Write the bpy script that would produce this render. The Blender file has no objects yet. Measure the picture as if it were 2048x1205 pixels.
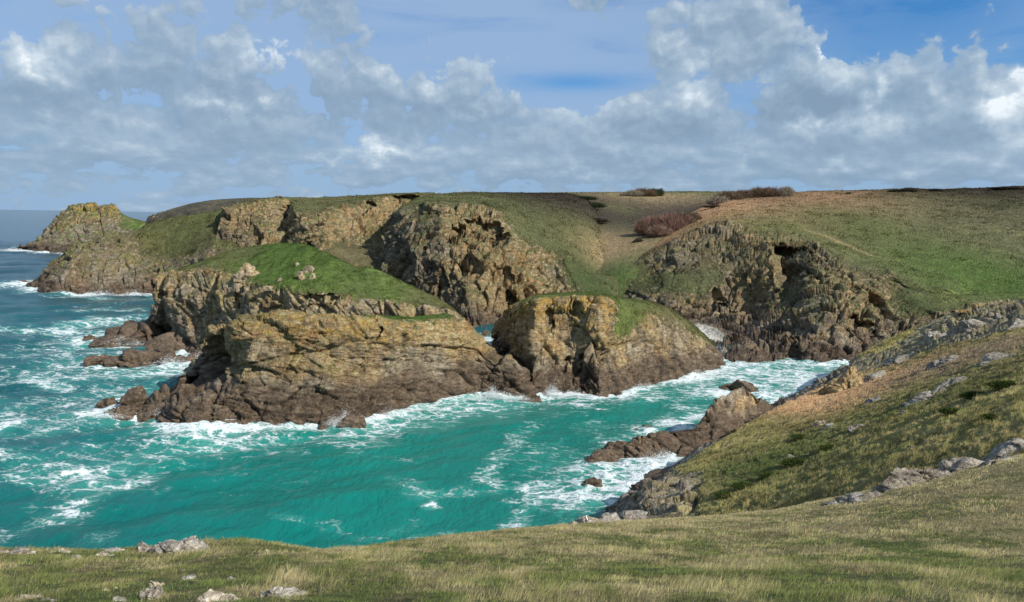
import bpy, math, random, time
import numpy as np
from mathutils import Vector, Matrix, kdtree
T0 = time.time()
rng = np.random.default_rng(7)
random.seed(7)
sc = bpy.context.scene
COL = sc.collection
f32 = np.float32

# ------------------------------------------------------------------ camera
FPX, CX, CY = 1420.0, 1024.0, 602.5
H = 34.0
PITCH, ROLL = math.radians(6.73), math.radians(0.9)
cam_d = bpy.data.cameras.new('camera')
cam = bpy.data.objects.new('camera', cam_d); COL.objects.link(cam)
cam_d.sensor_width = 36; cam_d.lens = FPX / 2048 * 36
cam_d.clip_start = 0.1; cam_d.clip_end = 90000
Rm = Matrix.Rotation(math.pi/2 - PITCH, 3, 'X') @ Matrix.Rotation(ROLL, 3, 'Z')
cam.matrix_world = Matrix.Translation((0, 0, H)) @ Rm.to_4x4()
sc.camera = cam
RM = np.array(Rm)

def ray(px, py):
    v = RM @ np.array([(px-CX)/FPX, -(py-CY)/FPX, -1.0])
    return v
def P(px, py, d):
    v = ray(px, py); return np.array([0, 0, H]) + v * (d / v[1])
def Wt(px, py, z=0.0):
    v = ray(px, py); return np.array([0, 0, H]) + v * ((z-H) / v[2])
def Z(px, z, d):                       # column px, at depth d and height z
    a, b = 300.0, 3000.0
    for _ in range(40):
        m = (a+b)/2
        if P(px, m, d)[2] > z: a = m
        else: b = m
    p = P(px, (a+b)/2, d); p[2] = z; return p

# ------------------------------------------------------------------ numpy noise
_perm = np.random.default_rng(11).permutation(256).astype(np.int32)
PERM = np.concatenate([_perm, _perm, _perm])
_g = np.random.default_rng(5).normal(size=(256, 3)); _g /= np.linalg.norm(_g, axis=1)[:, None]
GX, GY, GZ = [_g[:, i].astype(f32) for i in range(3)]
_r = np.random.default_rng(9).random((256, 6)).astype(f32)
def hsh(ix, iy, iz):
    return PERM[PERM[PERM[ix & 255] + (iy & 255)] + (iz & 255)]
def perlin(p):
    p = p.astype(f32); fl = np.floor(p); i = fl.astype(np.int32); f = p - fl
    u = f*f*f*(f*(f*6-15)+10)
    r = 0
    for dx in (0, 1):
        wx = u[:, 0] if dx else 1-u[:, 0]
        for dy in (0, 1):
            wy = u[:, 1] if dy else 1-u[:, 1]
            for dz in (0, 1):
                wz = u[:, 2] if dz else 1-u[:, 2]
                h = hsh(i[:, 0]+dx, i[:, 1]+dy, i[:, 2]+dz)
                r = r + wx*wy*wz*(GX[h]*(f[:, 0]-dx)+GY[h]*(f[:, 1]-dy)+GZ[h]*(f[:, 2]-dz))
    return r*1.5
def fbm(p, o=4, gain=.5, ridged=False, off=0.0):
    a, s, r, t = 1.0, 1.0, 0, 0
    for k in range(o):
        n = perlin(p*s + (17.3*k + off))
        if ridged: n = 1-2*np.abs(n)
        r = r + a*n; t += a; a *= gain; s *= 2.03
    return r/t
def cells(p, off=0):
    p = p.astype(f32); fl = np.floor(p); i = fl.astype(np.int32)+off
    N = len(p); F1 = np.full(N, 9, f32); F2 = np.full(N, 9, f32); ID = np.zeros(N, np.int32)
    D = np.zeros((N, 3), f32); fr = p - fl
    for dx in (-1, 0, 1):
        for dy in (-1, 0, 1):
            for dz in (-1, 0, 1):
                h = hsh(i[:, 0]+dx, i[:, 1]+dy, i[:, 2]+dz)
                ex = dx+_r[h, 0]-fr[:, 0]; ey = dy+_r[h, 1]-fr[:, 1]; ez = dz+_r[h, 2]-fr[:, 2]
                d = ex*ex+ey*ey+ez*ez
                c = d < F1
                F2 = np.where(c, F1, np.minimum(F2, d)); F1 = np.where(c, d, F1); ID = np.where(c, h, ID)
                D[c, 0] = ex[c]; D[c, 1] = ey[c]; D[c, 2] = ez[c]
    return np.sqrt(F1), np.sqrt(F2), ID, D
def sstep(a, b, x):
    t = np.clip((x-a)/(b-a), 0, 1); return t*t*(3-2*t)
def rotm(ax, deg):
    return np.array(Matrix.Rotation(math.radians(deg), 3, ax))

def rockdisp(p, s=1.0, bed=(0, 0, 0), aniso=(1, 1, 1), seed=0, crack=1.0, strata=0.0):
    """chiselled, fractured rock: tilted facets at three sizes, open joints, bedding ledges (metres, for s = 1); also a tone per block"""
    Rb = rotm('X', bed[0]) @ rotm('Y', bed[1]) @ rotm('Z', bed[2])
    q = (p @ Rb) * np.array(aniso) / s + seed*3.1
    w = np.stack([perlin(q*.13+5), perlin(q*.13+31), perlin(q*.13+57)], 1)
    q = q + w*1.3
    out = 0; tone = 0
    for size, A, B, C, wd, T in ((19.0, .7, 1.9, 1.0, .018, .45), (8.0, .75, 1.9, .75, .03, .5), (3.4, .40, .95, .36, .05, .45), (1.45, .13, .34, .11, .07, .25)):
        F1, F2, ID, D = cells(q/size, off=int(size*7)+seed)
        tilt = (_r[ID, 3]-.5)*D[:, 0] + (_r[ID, 4]-.5)*D[:, 1] + (_r[ID, 5]-.5)*D[:, 2]
        out = out + A*(_r[ID, 0]-.5) + 2*B*tilt - crack*C*np.exp(-(F2-F1)/wd); tone = tone + T*(_r[ID, 1]-.5)
    for nv, per, am in (((.9, .3, .35), 13.0, 1.1), ((.55, .2, -.8), 9.0, .7), ((-.75, .25, .6), 17.0, 1.0)):   # long through-going joints
        j = (q @ np.array(nv))/per + .35*perlin(q*.05+per); fr = np.abs(j-np.round(j)); gate = sstep(-.1, .25, perlin(q*.045+per*2))
        out = out - crack*am*gate*np.exp(-fr*per/.28)
    if strata > 0:
        h = (p @ Rb)[:, 2]/s + 1.1*perlin(p*.06/s+3) + .25*perlin(p*.4/s+8)
        for per, am in ((2.6, .8), (.95, .42)):
            f = h/per; k = np.floor(f).astype(np.int32); f = f-k; rk_ = _r[PERM[k & 255], 0]; 
            out = out + strata*am*(sstep(0, .14, f)*(1-.65*f) - .5)*(.35+rk_); tone = tone + strata*.35*(_r[PERM[k & 255], 1]-.5)
    out = out - .35 + .30*fbm(q*.3, 4, .5, True, seed) + .06*fbm(q*1.3, 3, .55, True, seed+3)
    return (out*s).astype(f32), tone.astype(f32)
def grassdisp(p, s=1.0, seed=0):
    q = p/s
    a = fbm(q*np.array([.55, .55, .55])+seed, 3)
    b = np.abs(perlin(q*np.array([1.1, 1.4, 1.1])+seed+9))
    return (s*(.35*a + .22*b + .10*perlin(q*2.3+3))).astype(f32)

# ------------------------------------------------------------------ mesh helpers
def mesh_np(name, V, Fq, mat, attrs=None, smooth=True, parent=None, loose=None):
    me = bpy.data.meshes.new(name)
    V = np.ascontiguousarray(V, f32); n = len(V)
    me.vertices.add(n); me.vertices.foreach_set('co', V.ravel())
    if isinstance(Fq, list):
        lens = np.concatenate([np.full(len(x), x.shape[1], np.int32) for x in Fq]); flat = np.concatenate([x.ravel() for x in Fq])
    else:
        lens = np.full(len(Fq), Fq.shape[1], np.int32); flat = Fq.ravel()
    me.loops.add(len(flat)); me.loops.foreach_set('vertex_index', flat.astype(np.int32))
    me.polygons.add(len(lens)); st = np.concatenate([[0], np.cumsum(lens)[:-1]]).astype(np.int32)
    me.polygons.foreach_set('loop_start', st); me.polygons.foreach_set('loop_total', lens)
    me.polygons.foreach_set('use_smooth', np.full(len(lens), smooth, bool))
    for k, a in (attrs or {}).items():
        a = np.asarray(a, f32)
        if a.shape[1] == 3: a = np.concatenate([a, np.ones((n, 1), f32)], 1)
        at = me.attributes.new(k, 'FLOAT_COLOR', 'POINT'); at.data.foreach_set('color', np.ascontiguousarray(a, f32).ravel())
    me.update(calc_edges=True)
    me.materials.append(mat)
    ob = bpy.data.objects.new(name, me); COL.objects.link(ob)
    if parent: ob.parent = parent
    return ob
def gridfaces(r, c):
    i = np.arange(r*c).reshape(r, c)
    return np.stack([i[:-1, :-1], i[:-1, 1:], i[1:, 1:], i[1:, :-1]], -1).reshape(-1, 4)
def tag(o, label, cat=None, group=None, kind=None):
    if label: o['label'] = label
    if cat: o['category'] = cat
    if group: o['group'] = group
    if kind: o['kind'] = kind
    return o
def empty(name, loc=(0, 0, 0), rz=0):
    o = bpy.data.objects.new(name, None); COL.objects.link(o); o.location = loc; o.rotation_euler = (0, 0, rz); return o

# ------------------------------------------------------------------ node helpers
class NT:
    def __init__(s, tree): s.t = tree; s.n = tree.nodes; s.l = tree.links
    def node(s, typ, ins=None, **kw):
        nd = s.n.new(typ)
        for k, v in kw.items(): setattr(nd, k, v)
        for k, v in (ins or {}).items(): s.put(nd.inputs[k], v)
        return nd
    def put(s, sock, v):
        if v is None: return
        if isinstance(v, bpy.types.NodeSocket): s.l.new(v, sock)
        else:
            if sock.type == 'RGBA' and not isinstance(v, (int, float)) and len(v) == 3: v = (*v, 1)
            if sock.type == 'VECTOR' and isinstance(v, (int, float)): v = (v, v, v)
            sock.default_value = v
    def m(s, op, a, b=None, c=None, clamp=False):
        nd = s.node('ShaderNodeMath', operation=op, use_clamp=clamp)
        s.put(nd.inputs[0], a); s.put(nd.inputs[1], b); s.put(nd.inputs[2], c); return nd.outputs[0]
    def vm(s, op, a, b=None, out=0):
        nd = s.node('ShaderNodeVectorMath', operation=op); s.put(nd.inputs[0], a)
        if op == 'SCALE': s.put(nd.inputs[3], b)
        else: s.put(nd.inputs[1], b)
        return nd.outputs[out]
    def noise(s, vec, scale, detail=4, rough=.55, dist=0.0, out='Fac'):
        return s.node('ShaderNodeTexNoise', {'Vector': vec, 'Scale': scale, 'Detail': detail, 'Roughness': rough, 'Distortion': dist}).outputs[out]
    def voro(s, vec, scale, feature='F1', out='Distance', rnd=1.0):
        return s.node('ShaderNodeTexVoronoi', {'Vector': vec, 'Scale': scale, 'Randomness': rnd}, feature=feature).outputs[out]
    def ss(s, a, b, x):
        return s.node('ShaderNodeMapRange', {'Value': x, 'From Min': a, 'From Max': b}, interpolation_type='SMOOTHSTEP').outputs[0]
    def lin(s, a, b, x, lo=0.0, hi=1.0):
        return s.node('ShaderNodeMapRange', {'Value': x, 'From Min': a, 'From Max': b, 'To Min': lo, 'To Max': hi}).outputs[0]
    def mix(s, f, a, b, mode='MIX'):
        nd = s.node('ShaderNodeMix', data_type='RGBA', blend_type=mode)
        s.put(nd.inputs[0], f); s.put(nd.inputs[6], a); s.put(nd.inputs[7], b); return nd.outputs[2]
    def ramp(s, x, stops):
        nd = s.node('ShaderNodeValToRGB', {'Fac': x}); cr = nd.color_ramp
        while len(cr.elements) < len(stops): cr.elements.new(.5)
        for e, (p, c) in zip(cr.elements, stops): e.position = p; e.color = (*c, 1)
        return nd.outputs[0]
    def attr(s, name): return s.node('ShaderNodeAttribute', attribute_name=name, attribute_type='GEOMETRY')
    def sep(s, c):
        return s.node('ShaderNodeSeparateColor', {'Color': c}).outputs
    def bump(s, h, strength, dist, normal=None):
        return s.node('ShaderNodeBump', {'Height': h, 'Strength': strength, 'Distance': dist, 'Normal': normal}).outputs[0]
def new_mat(name):
    m = bpy.data.materials.new(name); m.use_nodes = True; m.node_tree.nodes.clear()
    t = NT(m.node_tree); return m, t
def finish(t, sh, disp=None):
    o = t.node('ShaderNodeOutputMaterial'); t.l.new(sh, o.inputs[0])

# ------------------------------------------------------------------ terrain material
def terrain_material(name, s=1.0, vegbump=1.0, rockbump=1.0, bed=(0, 0, 0), vegscale=1.0, moss=0.0, cool=0.0, dark=1.0):
    """M = (rock, tan, wet, lichen) per vertex, V = vegetation colour per vertex"""
    m, t = new_mat(name)
    geo = t.node('ShaderNodeNewGeometry'); pos = geo.outputs['Position']
    M = t.attr('M'); a = t.sep(M.outputs['Color']); rock, tan, wet = a[0], a[1], a[2]; lich = M.outputs['Alpha']
    V = t.attr('V').outputs['Color']
    mp = t.node('ShaderNodeMapping', {'Vector': pos, 'Rotation': tuple(math.radians(x) for x in bed), 'Scale': (.25, .25, 1.0)}).outputs[0]
    nb = t.noise(pos, .11/s, 4, .6)
    nm = t.noise(pos, .55/s, 6, .66)
    nf = t.noise(pos, 2.6/s, 4, .7)
    ns = t.noise(mp, 1.5/s, 6, .62, .4)
    vo = t.voro(t.vm('ADD', pos, t.vm('SCALE', t.noise(pos, .6/s, 3, .5, 0, 'Color'), 1.6*s)), .55/s, 'DISTANCE_TO_EDGE')
    vo2 = t.voro(t.vm('ADD', pos, t.vm('SCALE', t.noise(pos, 1.4/s, 3, .5, 0, 'Color'), .7*s)), 1.5/s, 'DISTANCE_TO_EDGE')
    k = t.m('ADD', t.m('MULTIPLY', nm, .45), t.m('ADD', t.m('MULTIPLY', ns, .4), t.m('MULTIPLY', nf, .25)))
    tone = t.attr('V').outputs['Alpha']
    k = t.m('ADD', k, t.m('MULTIPLY', t.m('SUBTRACT', tone, .5), .16))
    def pal(c): return tuple(x*dark*(1-cool)+cool*dark*v for x, v in zip(c, [sum(c)/3*.98, sum(c)/3*1.0, sum(c)/3*1.0]))
    grey = t.ramp(k, [(.37, pal((.070, .054, .038))), (.48, pal((.20, .157, .106))), (.58, pal((.37, .305, .21))), (.69, pal((.62, .56, .44)))])
    tanc = t.ramp(k, [(.36, pal((.13, .076, .034))), (.48, pal((.34, .222, .098))), (.59, pal((.57, .42, .21))), (.70, pal((.76, .66, .46)))])
    rusty = t.ramp(k, [(.36, pal((.075, .046, .028))), (.47, pal((.215, .14, .080))), (.66, pal((.46, .34, .215)))])
    grey = t.mix(t.ss(.46, .62, nb), grey, rusty)
    tf = t.ss(.12, .72, t.m('ADD', tan, t.m('ADD', t.m('MULTIPLY', t.m('SUBTRACT', nb, .5), 1.3), t.m('MULTIPLY', t.m('SUBTRACT', nm, .5), .9))))
    col = t.mix(tf, grey, tanc)
    # dark weather stains, drawn out down the faces, and iron-stained rust
    st = t.noise(t.node('ShaderNodeMapping', {'Vector': pos, 'Rotation': (math.radians(bed[0]), math.radians(bed[1]*.6), 0), 'Scale': (.30, .30, .085)}).outputs[0], 1.0/s, 5, .62)
    col = t.mix(t.m('MULTIPLY', t.ss(.50, .64, st), .62), col, t.ramp(k, [(.36, (.030, .024, .018)), (.52, (.10, .080, .058)), (.68, (.26, .22, .165))]))
    col = t.mix(t.m('MULTIPLY', t.m('MULTIPLY', t.ss(.54, .68, t.noise(pos, .19/s, 4, .6)), t.ss(.1, .6, tan)), .6), col, t.ramp(k, [(.36, (.10, .05, .022)), (.5, (.33, .175, .07)), (.68, (.56, .37, .18))]))
    lf = t.m('MULTIPLY', t.ss(.54, .64, t.m('ADD', t.m('MULTIPLY', t.noise(pos, .42/s, 5, .7), .85), t.m('MULTIPLY', lich, .19))), lich, clamp=True)
    col = t.mix(lf, col, t.ramp(nf, [(.35, (.28, .155, .03)), (.6, (.56, .35, .08)), (.75, (.64, .50, .22))]))
    sp = t.ss(.64, .72, t.noise(pos, 1.7/s, 5, .7))
    col = t.mix(t.m('MULTIPLY', sp, .55), col, (.50, .47, .40))
    wetc = t.ramp(k, [(.36, (.028, .020, .014)), (.5, (.085, .059, .039)), (.66, (.21, .152, .10))])
    wf = t.ss(.3, .7, t.m('ADD', wet, t.m('MULTIPLY', t.m('SUBTRACT', nm, .5), .9)))
    col = t.mix(t.m('MULTIPLY', wf, .92), col, wetc)
    # vegetation
    g1 = t.noise(pos, .9*vegscale/s, 6, .7); g2 = t.noise(pos, 4.5*vegscale/s, 4, .7)
    gv = t.lin(.36, .64, t.m('ADD', t.m('MULTIPLY', g1, .55), t.m('MULTIPLY', g2, .45)), .35, 1.75)
    veg = t.vm('MULTIPLY', V, t.node('ShaderNodeCombineXYZ', {0: gv, 1: gv, 2: gv}).outputs[0])
    dry = t.ss(.5, .68, t.noise(pos, .33*vegscale/s, 6, .72))
    veg = t.mix(t.m('MULTIPLY', dry, .6), veg, t.vm('ADD', t.vm('MULTIPLY', veg, (1.55, 1.35, 1.15)), (.03, .024, .012)))
    veg = t.mix(t.m('MULTIPLY', t.ss(.70, .76, t.noise(pos, 2.2*vegscale/s, 3, .6)), .4), veg, (.30, .28, .21))
    rf = t.ss(.38, .6, t.m('ADD', rock, t.m('MULTIPLY', t.m('SUBTRACT', nm, .5), .95)))
    base = t.mix(rf, veg, col)
    if moss > 0:       # turf and ivy caught on the ledges
        nz_ = t.node('ShaderNodeSeparateXYZ', {0: geo.outputs['Normal']}).outputs[2]; pz_ = t.node('ShaderNodeSeparateXYZ', {0: pos}).outputs[2]
        mo = t.m('MULTIPLY', t.ss(.42, .72, t.m('ADD', nz_, t.m('MULTIPLY', t.m('SUBTRACT', nb, .5), 1.6))), t.ss(4, 10, pz_))
        mo = t.m('MULTIPLY', mo, t.m('MULTIPLY', t.ss(.42, .54, g1), moss), clamp=True)
        base = t.mix(mo, base, t.vm('SCALE', veg, .85))
    cr = t.m('ADD', t.m('MULTIPLY', t.ss(0, .06, vo), .28), t.m('MULTIPLY', t.ss(0, .06, vo2), .07))
    hr = t.m('ADD', t.m('ADD', t.m('MULTIPLY', ns, 1.1), t.m('MULTIPLY', nm, 1.0)), t.m('ADD', t.m('MULTIPLY', nf, .35), cr))
    hr = t.m('MULTIPLY', hr, .72*s*rockbump)
    hg = t.m('MULTIPLY', t.m('ADD', t.m('MULTIPLY', g1, .9), t.m('MULTIPLY', g2, .35)), .6*s*vegbump/vegscale)
    h = t.node('ShaderNodeMix', {0: rf, 2: hg, 3: hr}, data_type='FLOAT').outputs[0]
    nrm = t.bump(h, 1.0, 1.0)
    rough = t.lin(0, 1, t.m('MULTIPLY', wf, rf), .95, .5)
    bs = t.node('ShaderNodeBsdfPrincipled', {'Base Color': base, 'Roughness': rough, 'Normal': nrm, 'Specular IOR Level': .25})
    finish(t, bs.outputs[0]); return m

# ------------------------------------------------------------------ landmass patches
SHORE = []          # (x, y, reach of the foam) along every waterline
def K(k):
    if len(k) == 2: return Wt(*k)
    if k[1] == 'w': return np.array(k[2:], float)
    if k[1] == 'z': return Z(k[0], k[2], k[3])
    return P(*k)
class Row:
    def __init__(s, knots, seg=20, foam=0, **at):
        s.k = knots; s.seg = seg; s.at = at; s.foam = foam
def interp_row(row, n):
    px = np.array([k[0] for k in row.k], float); pts = np.array([K(k) for k in row.k])
    u = (px-px[0])/(px[-1]-px[0]); uu = np.linspace(0, 1, n)
    X = np.stack([np.interp(uu, u, pts[:, i]) for i in range(3)], 1)
    A = {}
    for k in ('rock', 'tan', 'lich', 'foam'):
        v = row.foam if k == 'foam' else row.at.get(k, 1.0 if k == 'rock' else 0.0)
        if isinstance(v, (list, tuple)):
            A[k] = np.interp(px[0]+uu*(px[-1]-px[0]), [q[0] for q in v], [q[1] for q in v])
        else: A[k] = np.full(n, v)
    return X, A
def smooth_cols(X, w):
    if w < 1: return X
    k = np.hanning(2*w+3)[1:-1]; k /= k.sum()
    Xp = np.pad(X, ((w, w), (0, 0)), mode='reflect', reflect_type='odd')
    return np.stack([np.convolve(Xp[:, i], k, 'valid') for i in range(3)], 1)
def spot_w(p, q, r, ysq=.45):
    d = (p-q)/np.array([r, r/ysq, r]); return np.exp(-(d*d).sum(1)*1.2)
def patch(name, rows, n, mat, label, veg=(.09, .11, .04), s=1.0, ra=1.0, ga=1.0, bed=(0, 0, 0), aniso=(1, 1, 1), seed=1,
          wet=(3.5, 1.5), dents=(), spots=(), rockspots=(), smw=3, vegfun=None, rocks_slope=0.0, lichz=None, kind='structure', strata=0.0, vegmul=1.5, tanspots=()):
    Xs, As = [], []
    for r in rows:
        X, A = interp_row(r, n); Xs.append(smooth_cols(X, smw)); As.append(A)
        fo = A['foam']
        if np.max(fo) > 0:
            for i in range(0, n, max(1, n//160)):
                if fo[i] > 0: SHORE.append((X[i, 0], X[i, 1], fo[i]))
    G, at = [], {k: [] for k in ('rock', 'tan', 'lich')}
    R = len(rows)
    for i in range(R-1):
        sg = rows[i].seg; last = i == R-2
        p0 = Xs[max(i-1, 0)]; p1 = Xs[i]; p2 = Xs[i+1]; p3 = Xs[min(i+2, R-1)]
        d1 = np.linalg.norm(p2-p1, axis=1)[:, None]+1e-6
        d0 = np.linalg.norm(p1-p0, axis=1)[:, None]+1e-6; d2 = np.linalg.norm(p3-p2, axis=1)[:, None]+1e-6
        m1 = .5*(p2-p1) + .5*(p1-p0)/d0*d1 if i > 0 else (p2-p1)
        m2 = .5*(p2-p1) + .5*(p3-p2)/d2*d1 if i < R-2 else (p2-p1)
        m1 = m1*.75; m2 = m2*.75
        for j in range(sg + (1 if last else 0)):
            t = j/sg
            G.append((2*t**3-3*t*t+1)*p1 + (t**3-2*t*t+t)*m1 + (-2*t**3+3*t*t)*p2 + (t**3-t*t)*m2)
            for k in at: at[k].append((1-t)*As[i][k] + t*As[i+1][k])
    G = np.stack(G); r_, c_ = G.shape[:2]
    du = np.gradient(G, axis=1); dv = np.gradient(G, axis=0)
    N = np.cross(du, dv); N /= np.linalg.norm(N, axis=2, keepdims=True)+1e-9
    p = G.reshape(-1, 3); N = N.reshape(-1, 3)
    toc = np.array([0, 0, H]) - p
    if (N*toc).sum(1).mean() + N[:, 2].mean()*30 < 0: N = -N
    flip = (N*np.array([0, -1, 1.0])).sum(1).mean() < 0
    rock = np.concatenate(at['rock']); tan = np.concatenate(at['tan']); lich = np.concatenate(at['lich'])
    rock = rock + rocks_slope*np.clip(.75-N[:, 2], -.3, .5)
    for (q, r, v) in rockspots: rock = rock + v*spot_w(p, q, r)
    rockc = np.clip(rock, 0, 1)
    for (q, r, v) in tanspots: tan = tan + v*spot_w(p, q, r)
    p = p.astype(float)
    pw = p + s*np.stack([fbm(p*.22/s+k_, 3) for k_ in (3, 23, 43)], 1)*3.2 if len(dents) else p
    for (q, rad, vec) in dents:
        d = ((pw-q)/np.array(rad)); e = (d*d).sum(1); w = sstep(1.35, .5, e); p = p + w[:, None]*np.array(vec)
    rk = sstep(.2, .9, rockc + .2*fbm(p*.15, 3, off=seed))
    dr, tone = rockdisp(p, s, bed, aniso, seed, 1.0, strata)
    dg = grassdisp(p, s, seed)
    disp = ra*dr*rk + ga*dg*(1-rk)
    p = p + N*disp[:, None]
    # vegetation colour
    V = np.tile(np.array(veg), (len(p), 1))
    nn = fbm(p*.05, 4, off=seed+2)[:, None]; nn2 = fbm(p*.22, 4, off=seed+8)[:, None]
    V = V*np.clip(1+.8*nn+.9*nn2, .35, 1.9)
    hz = sstep(.05, .5, fbm(p*.035+40, 4, off=seed))[:, None]
    V = V*(1-.5*hz) + np.array((.115, .095, .052))*(.5*hz)
    if vegfun is not None: V = vegfun(p, V)
    for (q, r, c, k) in spots:
        w = (k*spot_w(p, q, r)*(1+.6*nn2[:, 0])); w = np.clip(w, 0, 1)[:, None]; V = V*(1-w) + np.array(c)*w*(1+.3*nn2)
    V = np.clip(V*vegmul, .012, .8)
    wn = fbm(p*.18, 3, off=seed+5)
    wt = sstep(wet[0]+1.6*wet[1], wet[0]-1.6*wet[1], p[:, 2] - 4.5*wn - 1.2*tone)
    if lichz: lich = np.clip(lich + lichz[2]*sstep(lichz[0], lichz[1], p[:, 2]+3*wn), 0, 1)
    Mx = np.stack([np.clip(rock, 0, 1), np.clip(tan, 0, 1), wt, np.clip(lich, 0, 1)], 1)
    F = gridfaces(r_, c_)
    a, b, cc = p[F[:, 0]], p[F[:, 1]], p[F[:, 3]]
    if (np.cross(b-a, cc-a)*(np.array([0, -.6, 1.0]))).sum(1).sum() < 0: F = F[:, ::-1]
    ob = mesh_np(name, p, F, mat, {'M': Mx, 'V': np.c_[V, np.clip(.5+.5*tone, 0, 1)]})
    tag(ob, label, None, None, kind)
    ob_data[ob.name] = (p.reshape(r_, c_, 3), rockc.reshape(r_, c_), V.reshape(r_, c_, 3), N.reshape(r_, c_, 3))
    return ob
ob_data = {}
# ------------------------------------------------------------------ the land
MAT_CLIFF = terrain_material('cliff_rock_and_turf', s=1.0, bed=(12, 20, 0), vegscale=.7, moss=1.0, dark=.66)
MAT_ISLET = terrain_material('islet_rock_and_turf', s=.7, bed=(-6, 9, 0), vegscale=.6, moss=.45, dark=.80)
MAT_HILL = terrain_material('hillside_turf', s=.45, bed=(0, -30, 0), vegscale=.8, moss=.8, cool=.35, dark=1.0)
MAT_NEAR = terrain_material('near_turf', s=.12, vegscale=.6)
MAT_FAR = terrain_material('far_rock_and_turf', s=1.7, bed=(30, 30, 0), vegscale=.6, moss=.8, dark=.75)
def zrow(row, dd, z, seg=4, **at):
    """a copy of a row pushed dd metres further from the sea front, at height z (closes the back of a landmass)"""
    kn = []
    for k in row.k:
        q = K(k); kn.append((k[0], 'z', z if z is not None else q[2]-4, q[1]+dd))
    return Row(kn, seg, **at)
def below(row, z=-3.0, dd=-1.5):
    kn = []
    for k in row.k:
        q = K(k); kn.append((k[0], 'z', z, q[1]+dd))
    return Row(kn, 6)
def bd(row):
    """depth of a waterline row as a function of px"""
    xs = [k[0] for k in row.k]; ds = [K(k)[1] for k in row.k]
    return lambda px: float(np.interp(px, xs, ds))
def off(row, kn, o):
    f = bd(row); r = []
    for i, k in enumerate(kn):
        r.append((k[0], k[1], f(k[0]) + (k[2] if len(k) > 2 else o)))
    return r
GREEN = (.064, .093, .022); OLIVE = (.080, .085, .031); BROWN = (.105, .08, .042); STRAW = (.26, .20, .10); HEATH = (.031, .023, .017)
BRACK = (.30, .185, .105); TAN = (.215, .16, .085); LUSH = (.056, .096, .019); DARKG = (.03, .05, .014)

# --- islet, front tier
w = Row([(305, 842), (330, 856), (370, 862), (460, 858), (560, 855), (650, 850), (700, 846), (760, 835), (830, 815), (900, 800), (960, 792), (1020, 795), (1060, 795), (1090, 783)], 26, foam=[(305, 9), (500, 4), (700, 4), (900, 5), (1090, 6)], rock=1, tan=0)
r1 = Row(off(w, [(315, 828, 2), (345, 815), (400, 802), (470, 790), (560, 795), (650, 798), (760, 775), (860, 765), (960, 752), (1030, 742), (1084, 768)], 2.2), 26, tan=.1)
r2 = Row(off(w, [(355, 772, 12), (392, 752, 20), (435, 754, 13), (474, 758, 3.4), (560, 748), (650, 735), (760, 722), (860, 718), (950, 720), (1005, 722), (1080, 762)], 4.2), 40, tan=[(395, .15), (470, .3), (800, .35), (1080, .2)])
r3 = Row(off(w, [(395, 700, 22), (418, 676, 20), (466, 666, 5.6), (482, 662, 4.8), (560, 660), (650, 662), (740, 664), (830, 666), (900, 660), (945, 682), (985, 706), (1076, 756)], 5.6), 16, tan=[(395, .2), (470, .6), (900, .7), (1076, .3)], lich=[(400, .2), (700, .5), (900, .3)])
r4 = Row(off(w, [(400, 690, 24), (422, 660, 21), (462, 645, 9), (485, 640, 7.5), (560, 634), (650, 640), (740, 645), (830, 648), (900, 640), (942, 668), (980, 700), (1072, 752)], 7.5), 14, rock=[(400, 1), (690, .85), (780, .6), (900, .55), (940, 1)], tan=.7, lich=.5)
r5 = Row(off(w, [(410, 686, 20), (432, 655, 20), (470, 638, 17), (490, 633, 17), (560, 626), (650, 630), (740, 633), (830, 635), (895, 627), (938, 660), (974, 694), (1068, 750)], 17), 8, rock=[(400, 1), (600, .75), (690, .4), (760, .05), (890, .1), (930, .8)], tan=.7, lich=.4)
patch('islet', [below(w), w, r1, r2, r3, r4, r5, zrow(r5, 10, None), zrow(r5, 34, -4)], 620, MAT_ISLET,
      'long tan rock islet with banded cliff in front of a grassy dome', veg=GREEN, s=.62, ra=1.0, ga=.35, bed=(-6, 9, 0), aniso=(.5, .5, 1.25), seed=2, wet=(5.4, 2.4), lichz=(9, 13, .2), strata=1.0,
      dents=[(P(434, 712, 124), (4.2, 9, 3.9), (3.6, 7.0, 0)), (P(745, 668, 122), (.5, 3, 2.6), (0, 1.4, 0))],
      spots=[(P(830, 636, 134), 7, LUSH, .8)])
SHL = []

# --- islet, dome tier
def zd(px, z, d): return (px, 'z', z, d)
w = Row([(288, 655), (310, 668), (340, 690), (395, 715), zd(500, 0, 156), zd(650, 0, 147), zd(800, 0, 141), zd(900, 0, 140), zd(955, 0, 144), zd(1000, 0, 158)], 16, foam=[(288, 8), (395, 6), (500, 0)])
r1 = Row([(303, 628, 181), (345, 645, 179), (395, 660, 172), (500, 690, 158), (650, 690, 149), (800, 690, 143), (900, 690, 142), (950, 690, 146), (995, 706, 160)], 26, tan=.25)
r2 = Row([(311, 590, 182), (330, 592, 180), (392, 600, 175), (440, 606, 167), (530, 614, 158), (650, 624, 150), (760, 630, 146), (850, 634, 144), (905, 632, 144), (960, 676, 148), (992, 704, 162)], 26, tan=[(310, .3), (500, .45), (850, .55)], lich=.1)
r3 = Row([(316, 560, 184), (335, 553, 183), (400, 545, 182), (440, 545, 178), (475, 552, 172), (520, 572, 162), (580, 584, 155), (650, 590, 152), (720, 597, 150), (800, 606, 148), (860, 614, 147), (908, 626, 147), (958, 670, 152), (990, 702, 164)], 30, rock=[(320, .95), (420, .6), (500, .5), (850, .5), (930, .8)], tan=.5, lich=.35)
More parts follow.
